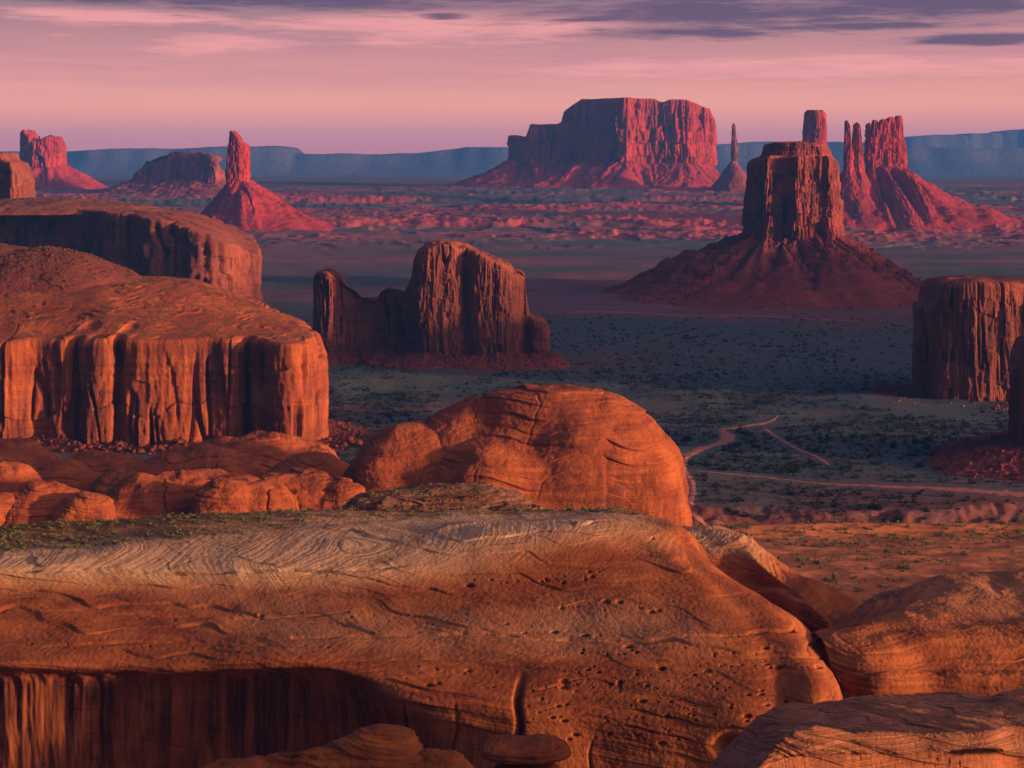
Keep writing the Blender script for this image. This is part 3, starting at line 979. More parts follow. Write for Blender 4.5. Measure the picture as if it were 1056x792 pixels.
P, O_, N_ = ring_cliff(pts([(784, 20), (786, -45), (800, -75), (820, -85), (845, -70), (857, -30), (859, 30), (840, 80), (805, 75)], 3720), 420,
                       profile_top([(780, 152), (786, 148.5), (792, 147.5), (812, 147), (835, 147.5), (852, 150), (858, 154), (862, 158)], 3720), Z(166, 3720), 40, 10.1, 3.0, 8, round_r=3, top_noise=4, top_size=14, batter=0.2,
                       ledge=2.0, ledge_h=9)
ring_obj('cap_rock', P, M['redbutte'], mb)

make_butte('weathered_butte', 'weathered brown butte with a low fin on its left, mid valley', 'butte', 2450,
           [(319, 30), (322, 8), (335, -8), (352, 0), (368, 14), (385, 16), (405, 6), (420, -8), (428, -42), (446, -58), (470, -50), (482, -40), (492, -62), (515, -64), (532, -48), (541, -22), (551, -34), (562, -30), (566, -6),
            (558, 16), (542, 44), (500, 70), (440, 66), (422, 46), (380, 42), (340, 46)],
           [(316, 300), (320, 290), (322, 282), (332, 279), (340, 280), (350, 286), (356, 296), (366, 303), (374, 310), (388, 308), (392, 301), (400, 298), (410, 300), (416, 304), (420, 296), (424, 288), (427, 268), (431, 260), (440, 254),
            (452, 250), (466, 250), (474, 254), (481, 254), (488, 258), (500, 262), (515, 268), (527, 274), (532, 281), (536, 280), (541, 284), (542, 300), (544, 322), (550, 327), (561, 326), (565, 332), (570, 345)], 358, 1150, 150, 11.9,
           'butte', 'talus', 13, 6, lambda x, y, N: 42 + 26 * np.clip(-N[:, 1], 0, 1), cliff_kw=dict(round_r=7, top_noise=5, top_size=22, crack=1.3), talus_kw=dict(rubble=2.8, size=26, inside=16, gully=0.2), foot_noise=5, ntal=46, rocks=(1600, 0.8, 4.5))

make_butte('right_butte', 'squat brown butte with vertical stains at the right edge', 'butte', 2110,
           [(942, 6), (945, -16), (955, -24), (960, -44), (985, -58), (1020, -60), (1048, -48), (1080, -70), (1150, -60), (1190, 0), (1160, 90), (1050, 110), (970, 80), (948, 40)],
           [(938, 330), (942, 316), (946, 312), (955, 312), (958, 309), (960, 298), (966, 292), (980, 289), (1000, 287.5), (1030, 288), (1060, 290), (1110, 291), (1170, 300), (1195, 320)], 408, 900, 150, 13.1,
           'butte', 'talus', 14, 5.5, lambda x, y, N: 70 + 45 * np.clip(-N[:, 1], 0, 1), cliff_kw=dict(round_r=9, top_noise=3, crack=1.2), talus_kw=dict(rubble=2.4, size=26, inside=14, gully=0.12), foot_noise=4, ntal=50, rocks=(1500, 0.7, 3.6))
make_butte('edge_butte', 'nearer rock wall cut off by the right edge of the view', 'butte', 1640,
           [(1041, 6), (1046, -20), (1060, -34), (1090, -40), (1140, -30), (1160, 20), (1120, 70), (1060, 50)],
           [(1036, 392), (1041, 384), (1045, 372), (1050, 364), (1060, 352), (1100, 340), (1165, 350)], 452, 420, 110, 14.4,
           'butte', 'talus', 10, 4, lambda x, y, N: 95 + 25 * np.clip(-N[:, 1], 0, 1), cliff_kw=dict(round_r=6, top_noise=3), talus_kw=dict(rubble=2.4, size=22, inside=12, gully=0.12), foot_noise=4, ntal=50, rocks=(1500, 0.7, 3.6))


def second_top(x, y):
    D = 3250.0
    px = x / D * FPX + W0 / 2
    return np.interp(px, [-400, 0, 60, 130, 175, 205, 235, 256, 266], [Z(p, D) for p in (200, 214, 216, 219, 223, 231, 240, 248, 262)]) + np.clip(y - D, 0, 300) * 0.05


make_butte('dark_mesa', 'long dark mesa with a scrubby flat top and lit right end', 'mesa', 3250,
           [(-420, 240), (-200, 180), (0, 120), (60, 80), (100, 10), (122, -50), (142, -60), (160, -110), (190, -120), (215, -150), (245, -130), (262, -80), (268, -10), (262, 90), (225, 220), (120, 330), (-200, 420), (-420, 420)],
           [(-420, 200), (0, 214), (60, 216), (130, 219), (175, 223), (205, 231), (235, 240), (256, 249), (268, 262)], 332, 900, 110, 15.7,
           'butte', 'talus', 19, 11, lambda x, y, N: np.full(len(x), 60.0), cliff_kw=dict(round_r=8, top_noise=5, top_size=30, crack=1.4, ledge=1.5, ledge_h=15), talus_kw=dict(rubble=2, size=40, inside=20, gully=0.12), foot_noise=5, ntal=24)
dm = bpy.data.objects['dark_mesa']
me = lobes_mesh('mesa_top', [(30, 205, 3440, 290, 150, 190, 1.15, 0)], n=260, m=80, seed=2.2, big=4, bigs=60, bed=1.5, bedh=8, fine=1.2, fines=9)
shift(me, dm.location)
M['mesatop'] = rock_mat('scrubby_mesa_top', (0.24, 0.075, 0.045), (0.17, 0.06, 0.04), (0.15, 0.06, 0.04), size=60, strata=8, strata_amt=0.3, streak=0, bump=1.0, bump_size=4, veg=0.8, veg_size=7)
link('mesa_top', me, M['mesatop'], dm)
make_butte('stub_butte', 'dark stubby rock block at the left edge behind the dark mesa', 'butte', 3900,
           [(-60, 40), (-40, 10), (0, -50), (22, -100), (34, -80), (32, 60), (-30, 100)],
           [(-65, 170), (-30, 160), (2, 158), (9, 158), (12, 165), (24, 168), (29, 178), (33, 186), (37, 204)], 212, 300, 70, 17.2,
           'butte', 'talus', 14, 7, 120, cliff_kw=dict(round_r=6, top_noise=3, ledge=3, ledge_h=18), talus_kw=dict(rubble=3, size=50, inside=20), foot_noise=4)

# ------------------------------------------------------------------ the near mesa on the left
ND = 1760.0


def near_top(x, y):
    px = x / ND * FPX + W0 / 2
    rim = np.interp(px, [-400, 0, 60, 130, 200, 260, 300, 325, 338], [Z(p, ND) for p in (352, 352, 350, 346, 346, 346, 347, 349, 372)])
    back = np.interp(px, [-400, 0, 80, 160, 215, 270, 320], [50, 50, 48, 44, 30, 16, 4])
    return rim + back * sst(0, 190, y - (ND - 60))


O = pts([(-420, 40), (-250, -10), (-120, -30), (-40, -45), (-10, -20), (15, -38), (40, -20), (75, -34), (84, -14), (92, -36), (120, -40), (128, -22), (136, -42), (190, -44), (215, -30), (250, -38), (258, -16), (266, -44), (284, -52),
         (306, -62), (325, -44), (337, -8), (335, 40), (300, 110), (230, 200), (80, 280), (-250, 320), (-420, 300)], ND)
nm = empty('orange_mesa', (X(120, ND), ND + 60, 0.0), 'broad orange cliffed mesa with smooth rounded rim at left', 'mesa')
P, OO, N = ring_cliff(O, 1600, near_top, Z(472, ND), 200, 19.3, 6.0, 26, crack=1.2, round_r=10, ntop=90, top_noise=2.2, top_size=60, top_step=5.0, panel=1.0, ledge=0.8, ledge_h=9,
                      spine=[(X(-330, ND), ND + 150), (X(60, ND), ND + 120), (X(220, ND), ND + 70), (X(300, ND), ND + 25)])
ring_obj('cliff', P, M['mesa'], nm)
MESA_TOP = P[212:270]
T = ring_talus(OO, N, lambda x, y: Z(452, ND) + 6 * fbm(x / 40, y / 40, 5.5, 3) + 8 * sst(0.1, 0.5, perlin(x / 60, y / 60, 7.7)), ground_z, lambda x, y, N: 34 + 26 * np.clip(N[:, 0], 0, 1), 36, 19.3, gully=0.1, rubble=2.0, size=20, inside=8)
ring_obj('talus_slope', T, M['rubble'], nm)
boulders('rubble', T, 3000, 0.6, 5.5, M['rubble'], nm, 77, 0.0, 0.9)
me = lobes_mesh('rubble_hill', [(-70, 250, 1980, 300, 150, 110, 1.05, 0), (45, 256, 1955, 135, 125, 110, 1.15, 0)], n=520, m=190, seed=6.2, big=3, bigs=40, bed=1.0, bedh=7, fine=0.7, fines=4)
shift(me, nm.location)
hill = link('rubble_hill', me, M['rubble'], nm)
hc = np.empty(len(me.vertices) * 3, np.float32)
me.vertices.foreach_get('co', hc)
hc = hc.reshape(-1, 3) + np.array(nm.location, np.float32)
hc = hc[(hc[:, 2] > 132) & (hc[:, 1] < 2010)]
boulders('rubble', hc[None, :, :], 2600, 0.5, 2.6, M['rubble'], nm, 78)

# added rim, unseen at right, shaped to keep low sun off mid valley
shade_rim_o = [(2300, 1500), (2240, 1900), (2300, 2300), (2330, 2900), (2600, 3120), (3000, 3000), (3200, 2300), (3000, 1600), (2600, 1400)]
P, OO, N = ring_cliff(shade_rim_o, 400, lambda x, y: np.interp(y, [1400, 1700, 2200, 3000], [370, 390, 360, 330]) + 12 * fbm(x / 200, y / 200, 3.3, 3), 180, 60, 23.1, 25, 60, round_r=30, top_noise=10, top_size=120)
o = ring_obj('hills', P, M['butte'])
tag(o, 'high red rim added out of view on the right to shade the valley', 'added rim', kind='structure')
T = ring_talus(OO, N, 230, ground_z, 380, 40, 23.1, gully=0.15, rubble=5, size=120, inside=40)
o = ring_obj('hills', T, M['talus'])
tag(o, 'red talus slope under the added shading rim out of view on the right', 'slope', kind='structure')

# ------------------------------------------------------------------ rounded rock below the near mesa and the big dome
rk = dict(blend=12.0, big=6, bigs=46, bed=0.5, bedh=4.0, fine=0.45, fines=5, crack=1.8, cracks=60, saw=2.8, sawh=6.0)
hum = [
    ('wide layered orange hump under the right of the orange mesa', [(262, 449, 1500, 96, 70, -14, 0.95, 0), (200, 464, 1430, 80, 50, -14, 1.0, 10), (318, 470, 1400, 44, 50, -14, 0.9, -20)]),
    ('smooth orange hump at the left edge under the orange mesa', [(14, 455, 1500, 66, 60, -14, 1.05, 0), (-60, 452, 1480, 80, 60, -14, 0.9, 0), (60, 474, 1420, 46, 34, -14, 0.9, 15)]),
    ('small rounded orange hump between two wider ones under the orange mesa', [(108, 464, 1460, 62, 46, -14, 1.1, 0), (140, 478, 1390, 40, 30, -14, 0.8, 0)]),
    ('reddish hump with a hollow alcove beside the dome', [(305, 484, 1270, 52, 42, -14, 0.7, -14), (350, 492, 1260, 30, 40, -14, 0.9, 20), (280, 498, 1235, 26, 20, -14, 0.7, 0)]),
    ('long red hump with dark hollows just above the green strip', [(215, 485, 1250, 72, 46, -14, 0.8, 8), (150, 494, 1225, 60, 40, -14, 0.95, -10), (245, 500, 1195, 44, 24, -14, 0.65, 0)]),
    ('round topped red hump just above the green strip at left', [(50, 498, 1190, 44, 34, -14, 0.9, 12), (88, 510, 1170, 30, 24, -14, 0.8, 0)]),
    ('dark red hump at the left edge just above the green strip', [(-2, 480, 1290, 56, 40, -14, 1.0, 0), (-50, 500, 1180, 50, 40, -14, 0.8, 0), (8, 512, 1180, 24, 20, -14, 0.9, 0)]),
]
for i, (lab, lb) in enumerate(hum):
    rock_thing('slickrock_hump', lb, 'slick', lab, 'rock hump', 'slickrock humps below the orange mesa', n=360, m=150, seed=30 + i * 1.7, **rk)

dome = rock_thing('sandstone_dome', [(566, 402, 1320, 96, 74, -16, 0.86, -8), (416, 437, 1292, 58, 56, -16, 0.98, 14), (645, 452, 1290, 48, 56, -16, 0.48, -6), (602, 413, 1315, 66, 66, -16, 0.80, 0),
                                     (545, 460, 1274, 84, 50, -16, 0.6, 12), (490, 417, 1312, 72, 62, -16, 1.05, 0)], 'slick', 'big rounded orange sandstone dome in the centre', 'rock dome', n=560, m=240, seed=50.5,
                  blend=26.0, big=4.5, bigs=52, bed=0.4, bedh=4.0, fine=0.3, fines=4, crack=0.8, cracks=48, saw=3.4, sawh=8.0)

# ------------------------------------------------------------------ the foreground ledge
fg = [
    #  px   py    D   pale veg varn+shade
    [(-180, 600, 680), (-60, 598, 680), (60, 592, 680), (180, 585, 680), (300, 580, 680), (420, 578, 680), (520, 578, 680), (600, 580, 680), (670, 585, 680), (715, 590, 670), (735, 600, 660), (745, 640, 660)],
    [(-180, 548, 625, 0, .9), (-60, 547, 625, 0, .9), (60, 542, 625, 0, .9), (180, 535, 625, 0, .9), (300, 529, 625, .2, .7), (420, 530, 625, .2, .5), (520, 529, 625, .3, .5), (600, 528, 620, .4, .3), (655, 532, 610, .3, .3), (700, 544, 590, 0, .2), (722, 560, 600), (738, 600, 640)],
    [(-180, 562, 590, .3, .9), (-60, 560, 590, .3, .9), (60, 556, 590, .3, .8), (180, 549, 590, .4, .6), (300, 541, 590, .7, .2), (420, 538, 590, .9, .1), (520, 536, 588, 1, .1), (600, 533, 585, .9, .1), (652, 537, 580, .6, .1), (702, 558, 568), (730, 580, 585), (745, 620, 640)],
    [(-180, 572, 572, 1, .1), (-60, 572, 572, 1, .1), (60, 570, 570, 1, .05), (180, 566, 568, 1), (300, 560, 565, 1), (420, 556, 562, 1), (520, 550, 560, 1), (600, 543, 562, .8), (655, 552, 560, .3), (710, 580, 548), (755, 600, 560), (770, 660, 640)],
    [(-180, 589, 556, 1), (-60, 589, 556, 1), (60, 589, 554, 1), (180, 588, 552, 1), (300, 587, 548, 1), (420, 583, 545, .8), (520, 575, 545, .3), (600, 568, 546), (668, 580, 545), (735, 606, 530), (795, 625, 540), (805, 680, 640)],
    [(-180, 612, 551, .1), (-60, 612, 551, .1), (60, 612, 549, .1), (180, 612, 546, .15), (300, 612, 541, .2), (420, 612, 536), (520, 609, 532), (600, 606, 530), (680, 610, 526), (760, 630, 514), (828, 645, 525), (840, 700, 640)],
    [(-180, 650, 530), (-60, 650, 530), (60, 650, 528), (180, 650, 524), (300, 650, 519, .2), (420, 650, 513, .2), (520, 650, 508, .2), (600, 650, 506, .3), (690, 650, 502, .2), (780, 660, 495), (852, 680, 508), (862, 740, 640)],
    [(-180, 686, 512), (-60, 686, 512), (60, 687, 510), (180, 688, 506), (300, 684, 500), (390, 690, 496), (520, 690, 491), (610, 690, 488), (700, 690, 484), (795, 700, 478), (868, 712, 492), (878, 790, 640)],
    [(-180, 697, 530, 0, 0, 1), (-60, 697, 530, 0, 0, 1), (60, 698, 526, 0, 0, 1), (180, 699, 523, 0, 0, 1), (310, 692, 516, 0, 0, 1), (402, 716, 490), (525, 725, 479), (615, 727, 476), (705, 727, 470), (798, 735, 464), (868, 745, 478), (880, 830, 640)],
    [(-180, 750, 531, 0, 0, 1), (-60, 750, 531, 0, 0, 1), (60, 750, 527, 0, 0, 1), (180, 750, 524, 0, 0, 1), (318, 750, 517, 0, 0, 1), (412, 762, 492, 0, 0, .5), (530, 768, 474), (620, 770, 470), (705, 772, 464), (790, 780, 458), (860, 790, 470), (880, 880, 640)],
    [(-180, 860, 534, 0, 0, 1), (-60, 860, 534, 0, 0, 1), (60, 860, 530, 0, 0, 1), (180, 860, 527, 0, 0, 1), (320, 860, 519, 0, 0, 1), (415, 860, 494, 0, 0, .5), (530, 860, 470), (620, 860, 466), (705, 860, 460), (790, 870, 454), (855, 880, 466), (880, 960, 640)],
    [(-180, 1170, 536), (-60, 1170, 536), (60, 1170, 532), (180, 1170, 529), (320, 1170, 522), (415, 1200, 500), (530, 1230, 470), (620, 1240, 462), (705, 1240, 456), (790, 1250, 450), (855, 1240, 462), (880, 1000, 640)],
]
NR, NC = 660, 1400
P, MSK = loft(widen(fg, left=260), NR, NC)
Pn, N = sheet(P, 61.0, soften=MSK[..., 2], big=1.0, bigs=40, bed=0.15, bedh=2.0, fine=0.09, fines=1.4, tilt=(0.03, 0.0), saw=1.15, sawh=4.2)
# rows of small weathered hollows
rs = np.random.RandomState(5)
pits = np.zeros((NR, NC))
Xp = X(1, 1)
pxg = P[..., 0] / P[..., 1] * FPX + W0 / 2
pyg = HZ + (CAMZ - P[..., 2]) / P[..., 1] * FPX


def add_pit(px, py, rx, ry, depth):
    d2 = ((pxg - px) / rx) ** 2 + ((pyg - py) / ry) ** 2
    w = d2 < 6
    pits[w] = np.maximum(pits[w], depth * np.exp(-d2[w] ** 1.6))


r_lo, r_hi = int(NR * 2.5 / 11), int(NR * 10 / 11)
full = (pxg, pyg, pits)
pxg, pyg = pxg[r_lo:r_hi, ::1], pyg[r_lo:r_hi, ::1]
pits_v = pits
pits = pits_v[r_lo:r_hi, ::1]
rowsP = [(480, 640, 602, 590, 26), (570, 720, 627, 622, 16), (400, 640, 640, 655, 16), (560, 860, 676, 668, 26), (430, 860, 690, 692, 30), (400, 640, 703, 710, 24), (560, 850, 706, 708, 40), (540, 850, 724, 722, 40),
         (540, 820, 742, 740, 36), (560, 800, 756, 760, 30), (640, 740, 562, 545, 10), (60, 380, 645, 632, 14), (20, 340, 665, 668, 16), (690, 860, 690, 686, 22)]
for x0, x1, y0, y1, cnt in rowsP:
    for _ in range(cnt):
        t = rs.rand()
        s = rs.lognormal(-0.55, 0.5)
        add_pit(x0 + (x1 - x0) * t, y0 + (y1 - y0) * t + rs.normal(0, 3.2), min(4.0, 1.5 * s * rs.uniform(0.8, 1.9)), min(2.0, 1.0 * s), 0.95 * min(1.4, s + 0.2))
add_pit(752, 770, 14, 11, 5.0)
pits = pits_v
# two vertical clefts in the lower right of the face
pxg, pyg = full[0], full[1]
for cx, y0, y1, wd, dp in ((534, 690, 800, 3.2, 4.0), (417, 715, 800, 1.6, 1.6), (470, 720, 800, 1.6, 1.4), (612, 760, 800, 1.5, 1.2)):
    lx = cx + 8 * (pyg - 740) / 60 * -0.4 + 2.0 * np.sin(pyg / 9)
    pits = np.maximum(pits, dp * np.exp(-((pxg - lx) / wd) ** 2) * sst(y0, y0 + 30, pyg))
# long open bedding seams across the face
for line, wd, dp in (([(-150, 590), (0, 588), (100, 589), (180, 590), (300, 589), (360, 588), (400, 585), (440, 581)], 1.5, 1.3), ([(340, 592), (380, 598), (410, 606), (450, 608)], 1.0, 0.5),
                     ([(300, 660), (350, 656), (430, 655), (520, 656), (570, 661), (640, 663), (700, 660), (740, 655), (820, 648)], 1.5, 0.9), ([(-100, 668), (0, 669), (150, 663), (260, 666), (330, 668)], 1.2, 0.6),
                     ([(-100, 634), (60, 632), (150, 636), (260, 640), (360, 634)], 1.0, 0.45), ([(500, 598), (580, 597), (660, 592), (720, 588)], 1.0, 0.35), ([(350, 682), (450, 680), (600, 683), (720, 676), (850, 680)], 1.0, 0.45)):
    ly = np.interp(pxg, [q[0] for q in line], [q[1] for q in line]) + 1.6 * fbm(pxg / 34, 0.3, wd * 7, 3)
    inside = (pxg > line[0][0]) & (pxg < line[-1][0]) & (np.abs(pyg - ly) < 8)
    vis = sst(-0.5, 0.1, fbm(pxg / 60, 4.4, wd * 3, 2))
    pits = np.maximum(pits, np.where(inside, dp * vis * np.exp(-((pyg - ly) / wd) ** 2), 0))
Pn = Pn - N * pits[..., None]
ledge_loc = (0.0, 560.0, 0.0)
me = mesh_from('slickrock_ledge', Pn, grid_faces(NR, NC), True, {'pale': MSK[..., 0], 'veg': MSK[..., 1] * 0.8, 'varnish_shade': MSK[..., 2]})
shift(me, ledge_loc)
fore = link('slickrock_ledge', me, M['fore'])
fore.location = ledge_loc
tag(fore, 'huge banded orange slickrock ledge across the foreground with dark stained wall', 'rock ledge')
FORE_P, FORE_N, FORE_M = Pn, N, MSK

# low brown shale terraces that cap the ledge
tz = Z(512, 655)


def disc(px, D, z, rx, ry, zb, ex, rot):
    return (px, HZ + (CAMZ - z) / D * FPX, D, rx, ry, zb, ex, rot)


rock_thing('shale_terrace', [disc(462, 655, tz, 33, 5, 150, 0.3, 4), disc(456, 652, tz - 2.0, 42, 8, 150, 0.28, -3), disc(452, 649, tz - 4.2, 50, 12, 150, 0.28, 5), disc(446, 646, tz - 6.4, 58, 15, 150, 0.28, 0),
                             disc(440, 640, tz - 8.4, 68, 19, 150, 0.28, 2)],
           'terrace', 'brown striped shale terrace lying on the ledge before the dome', 'terrace', n=520, m=90, seed=71.0, big=1.4, bigs=12, bed=0.5, bedh=1.0, fine=0.25, fines=1.2)
KNOLL = [(465, 500, 720, 44, 24, 130, 0.8, 0), (405, 507, 700, 30, 20, 130, 0.8, 0)]
rock_thing('scrub_terrace', KNOLL, 'terrace', 'scrubby green brown knoll just in front of the dome', 'terrace', n=320, m=70, seed=73.0,
           big=0.9, bigs=12, bed=0.5, bedh=1.5, fine=0.3, fines=1.5)

# the sloping shoulder right of the ledge, with its yellow cap
sh = [
    [(690, 600, 700), (740, 585, 700), (800, 600, 700), (850, 620, 700), (900, 640, 700), (940, 660, 700)],
    [(690, 553, 645, .6, .3), (730, 548, 645, .6, .2), (772, 556, 640, .4), (815, 590, 630), (860, 606, 620), (915, 640, 640)],
    [(690, 560, 622, .6), (725, 557, 620, .7), (765, 564, 615, .5), (805, 598, 600), (850, 620, 590), (900, 660, 600)],
    [(690, 585, 612), (725, 585, 610), (775, 596, 605), (815, 612, 590), (855, 640, 575), (900, 680, 580)],
    [(690, 640, 600), (730, 640, 598), (785, 640, 590), (825, 650, 575), (860, 668, 560), (895, 720, 570)],
    [(690, 900, 590), (730, 900, 588), (790, 900, 580), (830, 900, 565), (862, 900, 550), (895, 900, 560)],
]
P, MK = loft(sh, 260, 420)
P, N = sheet(P, 82.0, saw=0.8, sawh=3.2, big=1.6, bigs=24, bed=0.4, bedh=2.0, fine=0.12, fines=1.5)
me = mesh_from('rock_shoulder', P, grid_faces(260, 420), True, {'pale': MK[..., 0], 'veg': MK[..., 1], 'varnish_shade': MK[..., 2]})
shift(me, (X(790, 600), 600, 100))
o = link('rock_shoulder', me, M['fore'])
o.location = (X(790, 600), 600, 100)
tag(o, 'orange rock shoulder with a small pale cap sloping down behind the ledge', 'rock shoulder')

# the dark rounded rock at the right
rt = [
    [(815, 690, 640), (880, 650, 640), (940, 640, 640), (1000, 640, 640), (1070, 640, 640), (1160, 640, 640)],
    [(818, 680, 590), (880, 634, 590, .2), (940, 606, 590, .4), (1000, 591, 590, .4), (1070, 588, 590, .4), (1160, 590, 590)],
    [(825, 668, 550), (880, 640, 550, .1), (940, 616, 555, .3), (1000, 606, 560, .4), (1070, 604, 560, .4), (1160, 606, 560)],
    [(838, 655, 520), (885, 642, 520), (945, 632, 530, .2), (1000, 628, 535, .3), (1070, 628, 535, .3), (1160, 628, 535)],
    [(848, 660, 500), (890, 655, 500), (945, 650, 508), (1000, 650, 512), (1070, 650, 512), (1160, 650, 512)],
    [(858, 690, 490), (895, 690, 486), (950, 685, 490), (1000, 685, 492), (1070, 690, 492), (1160, 690, 492)],
    [(872, 740, 486), (905, 740, 480), (955, 735, 482), (1000, 730, 482), (1070, 740, 480), (1160, 740, 480)],
    [(880, 1000, 480), (910, 1000, 474), (955, 1000, 474), (1000, 1000, 474), (1070, 1000, 474), (1160, 1000, 474)],
]
P, MK = loft(widen(rt, right=260), 380, 520)
P, N = sheet(P, 91.0, saw=0.8, sawh=3.2, big=1.8, bigs=26, bed=0.35, bedh=2.0, fine=0.12, fines=1.4)
me = mesh_from('rounded_rock', P, grid_faces(380, 520), True, {'pale': MK[..., 0] * 0.5, 'veg': MK[..., 1], 'varnish_shade': MK[..., 2]})
shift(me, (X(960, 520), 520, 100))
o = link('rounded_rock', me, M['fore'])
o.location = (X(960, 520), 520, 100)
tag(o, 'broad shaded brown rock rising at the right beyond the gully', 'rock')

# the sand flat behind it
fl = [
    [(660, 700, 1000), (800, 700, 1000), (950, 700, 1000), (1100, 700, 1000), (1300, 700, 1000)],
    [(660, 556, 930), (800, 552, 930), (950, 551, 930), (1100, 550, 930), (1300, 550, 930)],
    [(660, 562, 880), (800, 557, 880), (950, 556, 880), (1100, 554, 880), (1300, 554, 880)],
    [(680, 578, 800), (800, 574, 800), (950, 571, 800), (1100, 568, 800), (1300, 568, 800)],
    [(700, 602, 710), (800, 600, 710), (950, 596, 710), (1100, 592, 710), (1300, 592, 710)],
    [(720, 640, 640), (800, 640, 640), (950, 630, 640), (1100, 626, 640), (1300, 626, 640)],
    [(760, 740, 600), (800, 740, 600), (950, 740, 600), (1100, 740, 600), (1300, 740, 600)],
]
P, MK = loft(widen(fl, right=500), 260, 520)
P[..., 2] += 1.0 * fbm(P[..., 0] / 30, P[..., 1] / 30, 2.2, 4)
FLAT_P = P
me = mesh_from('sand_flat', P, grid_faces(260, 520))
o = link('sand_flat', me, M['bench'])
tag(o, 'flat orange sand dotted with shrubs behind the right rock', 'sand', kind='structure')

# ------------------------------------------------------------------ rocks nearest the camera
sw = [
    [(700, 900, 300), (790, 800, 310), (870, 770, 320), (950, 760, 330), (1020, 770, 335), (1090, 790, 335), (1200, 790, 335)],
    [(700, 830, 285), (785, 742, 290, 0), (850, 724, 300, .3), (925, 718, 305, .3), (1000, 722, 305, .2), (1090, 735, 305), (1200, 735, 305)],
    [(705, 840, 262), (790, 756, 265, .5), (860, 738, 270, .8), (930, 728, 275, 1), (1005, 722, 280, 1), (1060, 712, 285, .5), (1200, 712, 285)],
    [(715, 850, 244), (795, 772, 246, 1), (870, 756, 248, 1), (945, 750, 250, 1), (1015, 745, 252, 1), (1060, 745, 255, 1), (1200, 745, 255)],
    [(720, 880, 234), (800, 785, 236, 1), (880, 776, 236, 1), (955, 776, 236, 1), (1020, 772, 236, 1), (1060, 778, 238, 1), (1200, 778, 238)],
    [(725, 920, 236), (805, 810, 236, .3), (885, 800, 238, .3), (958, 800, 240, .3), (1020, 792, 242, .2), (1060, 790, 246), (1200, 790, 246)],
    [(725, 1300, 232), (805, 1300, 232), (885, 1300, 234), (958, 1300, 236), (1020, 1300, 238), (1060, 1300, 240), (1200, 1300, 240)],
]
P, MK = loft(widen(sw, right=420), 320, 700)
P, N = sheet(P, 101.0, saw=0.35, sawh=1.2, big=0.7, bigs=12, bed=0.16, bedh=0.8, fine=0.05, fines=0.6, tilt=(0.25, 0.35))
me = mesh_from('swirled_rock', P, grid_faces(320, 700), True, {'pale': MK[..., 0] * 0.8, 'veg': MK[..., 1], 'varnish_shade': MK[..., 2]})
shift(me, (X(920, 250), 250, 100))
o = link('swirled_rock', me, M['swirl'])
o.location = (X(920, 250), 250, 100)
tag(o, 'pale pink swirl striped rock at the bottom right corner', 'rock')
fr = dict(blend=3.0, big=0.9, bigs=8, bed=0.28, bedh=0.9, fine=0.12, fines=0.8, tilt=(0.05, 0.1), saw=0.9, sawh=1.4)
rock_thing('low_rock', [(1085, 692, 300, 16, 14, 150, 1.1, 0)], 'swirl', 'dark rock slab at the right edge above the swirled rock', 'rock', n=240, m=100, seed=110.0, **fr)
rock_thing('low_rock', [(398, 752, 330, 8, 6, 140, 0.55, 0), (388, 760, 329, 15, 9, 140, 0.8, 0), (372, 768, 328, 24, 11, 140, 0.9, 0), (330, 777, 326, 34, 12, 140, 0.9, 0), (245, 786, 322, 24, 12, 140, 0.9, 0),
                        (455, 777, 326, 12, 9, 140, 0.8, 0)], 'fore', 'low peaked layered rock at the bottom edge left of centre', 'rock', n=360, m=130, seed=120.0, **fr)
cr = rock_thing('capped_rock', [(545, 771, 335, 14, 9, 140, 0.95, 0)], 'fore', 'low rock with a flat slab cap at the bottom edge', 'rock', n=240, m=100, seed=130.0, **fr)
me = lobes_mesh('cap_slab', [(542, 764.5, 334, 9.2, 6.5, Z(776, 334), 0.6, 0)], n=200, m=60, seed=131.0, big=0.5, bigs=6, bed=0.2, bedh=0.5, fine=0.08, fines=0.7)
shift(me, cr.location)
link('cap_slab', me, M['fore'], cr)

# ------------------------------------------------------------------ tracks on the valley floor
TRACK_PTS = []


def track(name, line, label):
    q = np.array([(X(px, CAMZ * FPX / (py - HZ)), CAMZ * FPX / (py - HZ)) for px, py, w in line])
    w = np.array([p[2] for p in line], float)
    n = 260
    q = cr_matrix(len(q), n) @ q
    w = 0.8 * cr_matrix(len(w), n) @ w
    w = w * (0.08 + 0.92 * sst(0, 30, np.arange(n)) * sst(n - 1, n - 31, np.arange(n)))
    TRACK_PTS.append(np.column_stack([q, w]))
    tg = np.gradient(q, axis=0)
    tg /= np.linalg.norm(tg, axis=1)[:, None]
    nn = np.stack([-tg[:, 1], tg[:, 0]], 1)
    rows = []
    for s in np.linspace(-1, 1, 7):
        jit = 0.8 * fbm(np.arange(n) / 6.0, s * 3, 1.1, 3)
        p = q + nn * (w * (s + jit * abs(s)))[:, None]
        z = ground_z(p[:, 0], p[:, 1]) + 0.35 - 0.3 * abs(s)
        rows.append(np.column_stack([p, z]))
    P = np.stack(rows)
    o = link(name, mesh_from(name, P, grid_faces(*P.shape[:2])), M['sand'])
    tag(o, label, 'track', kind='structure')


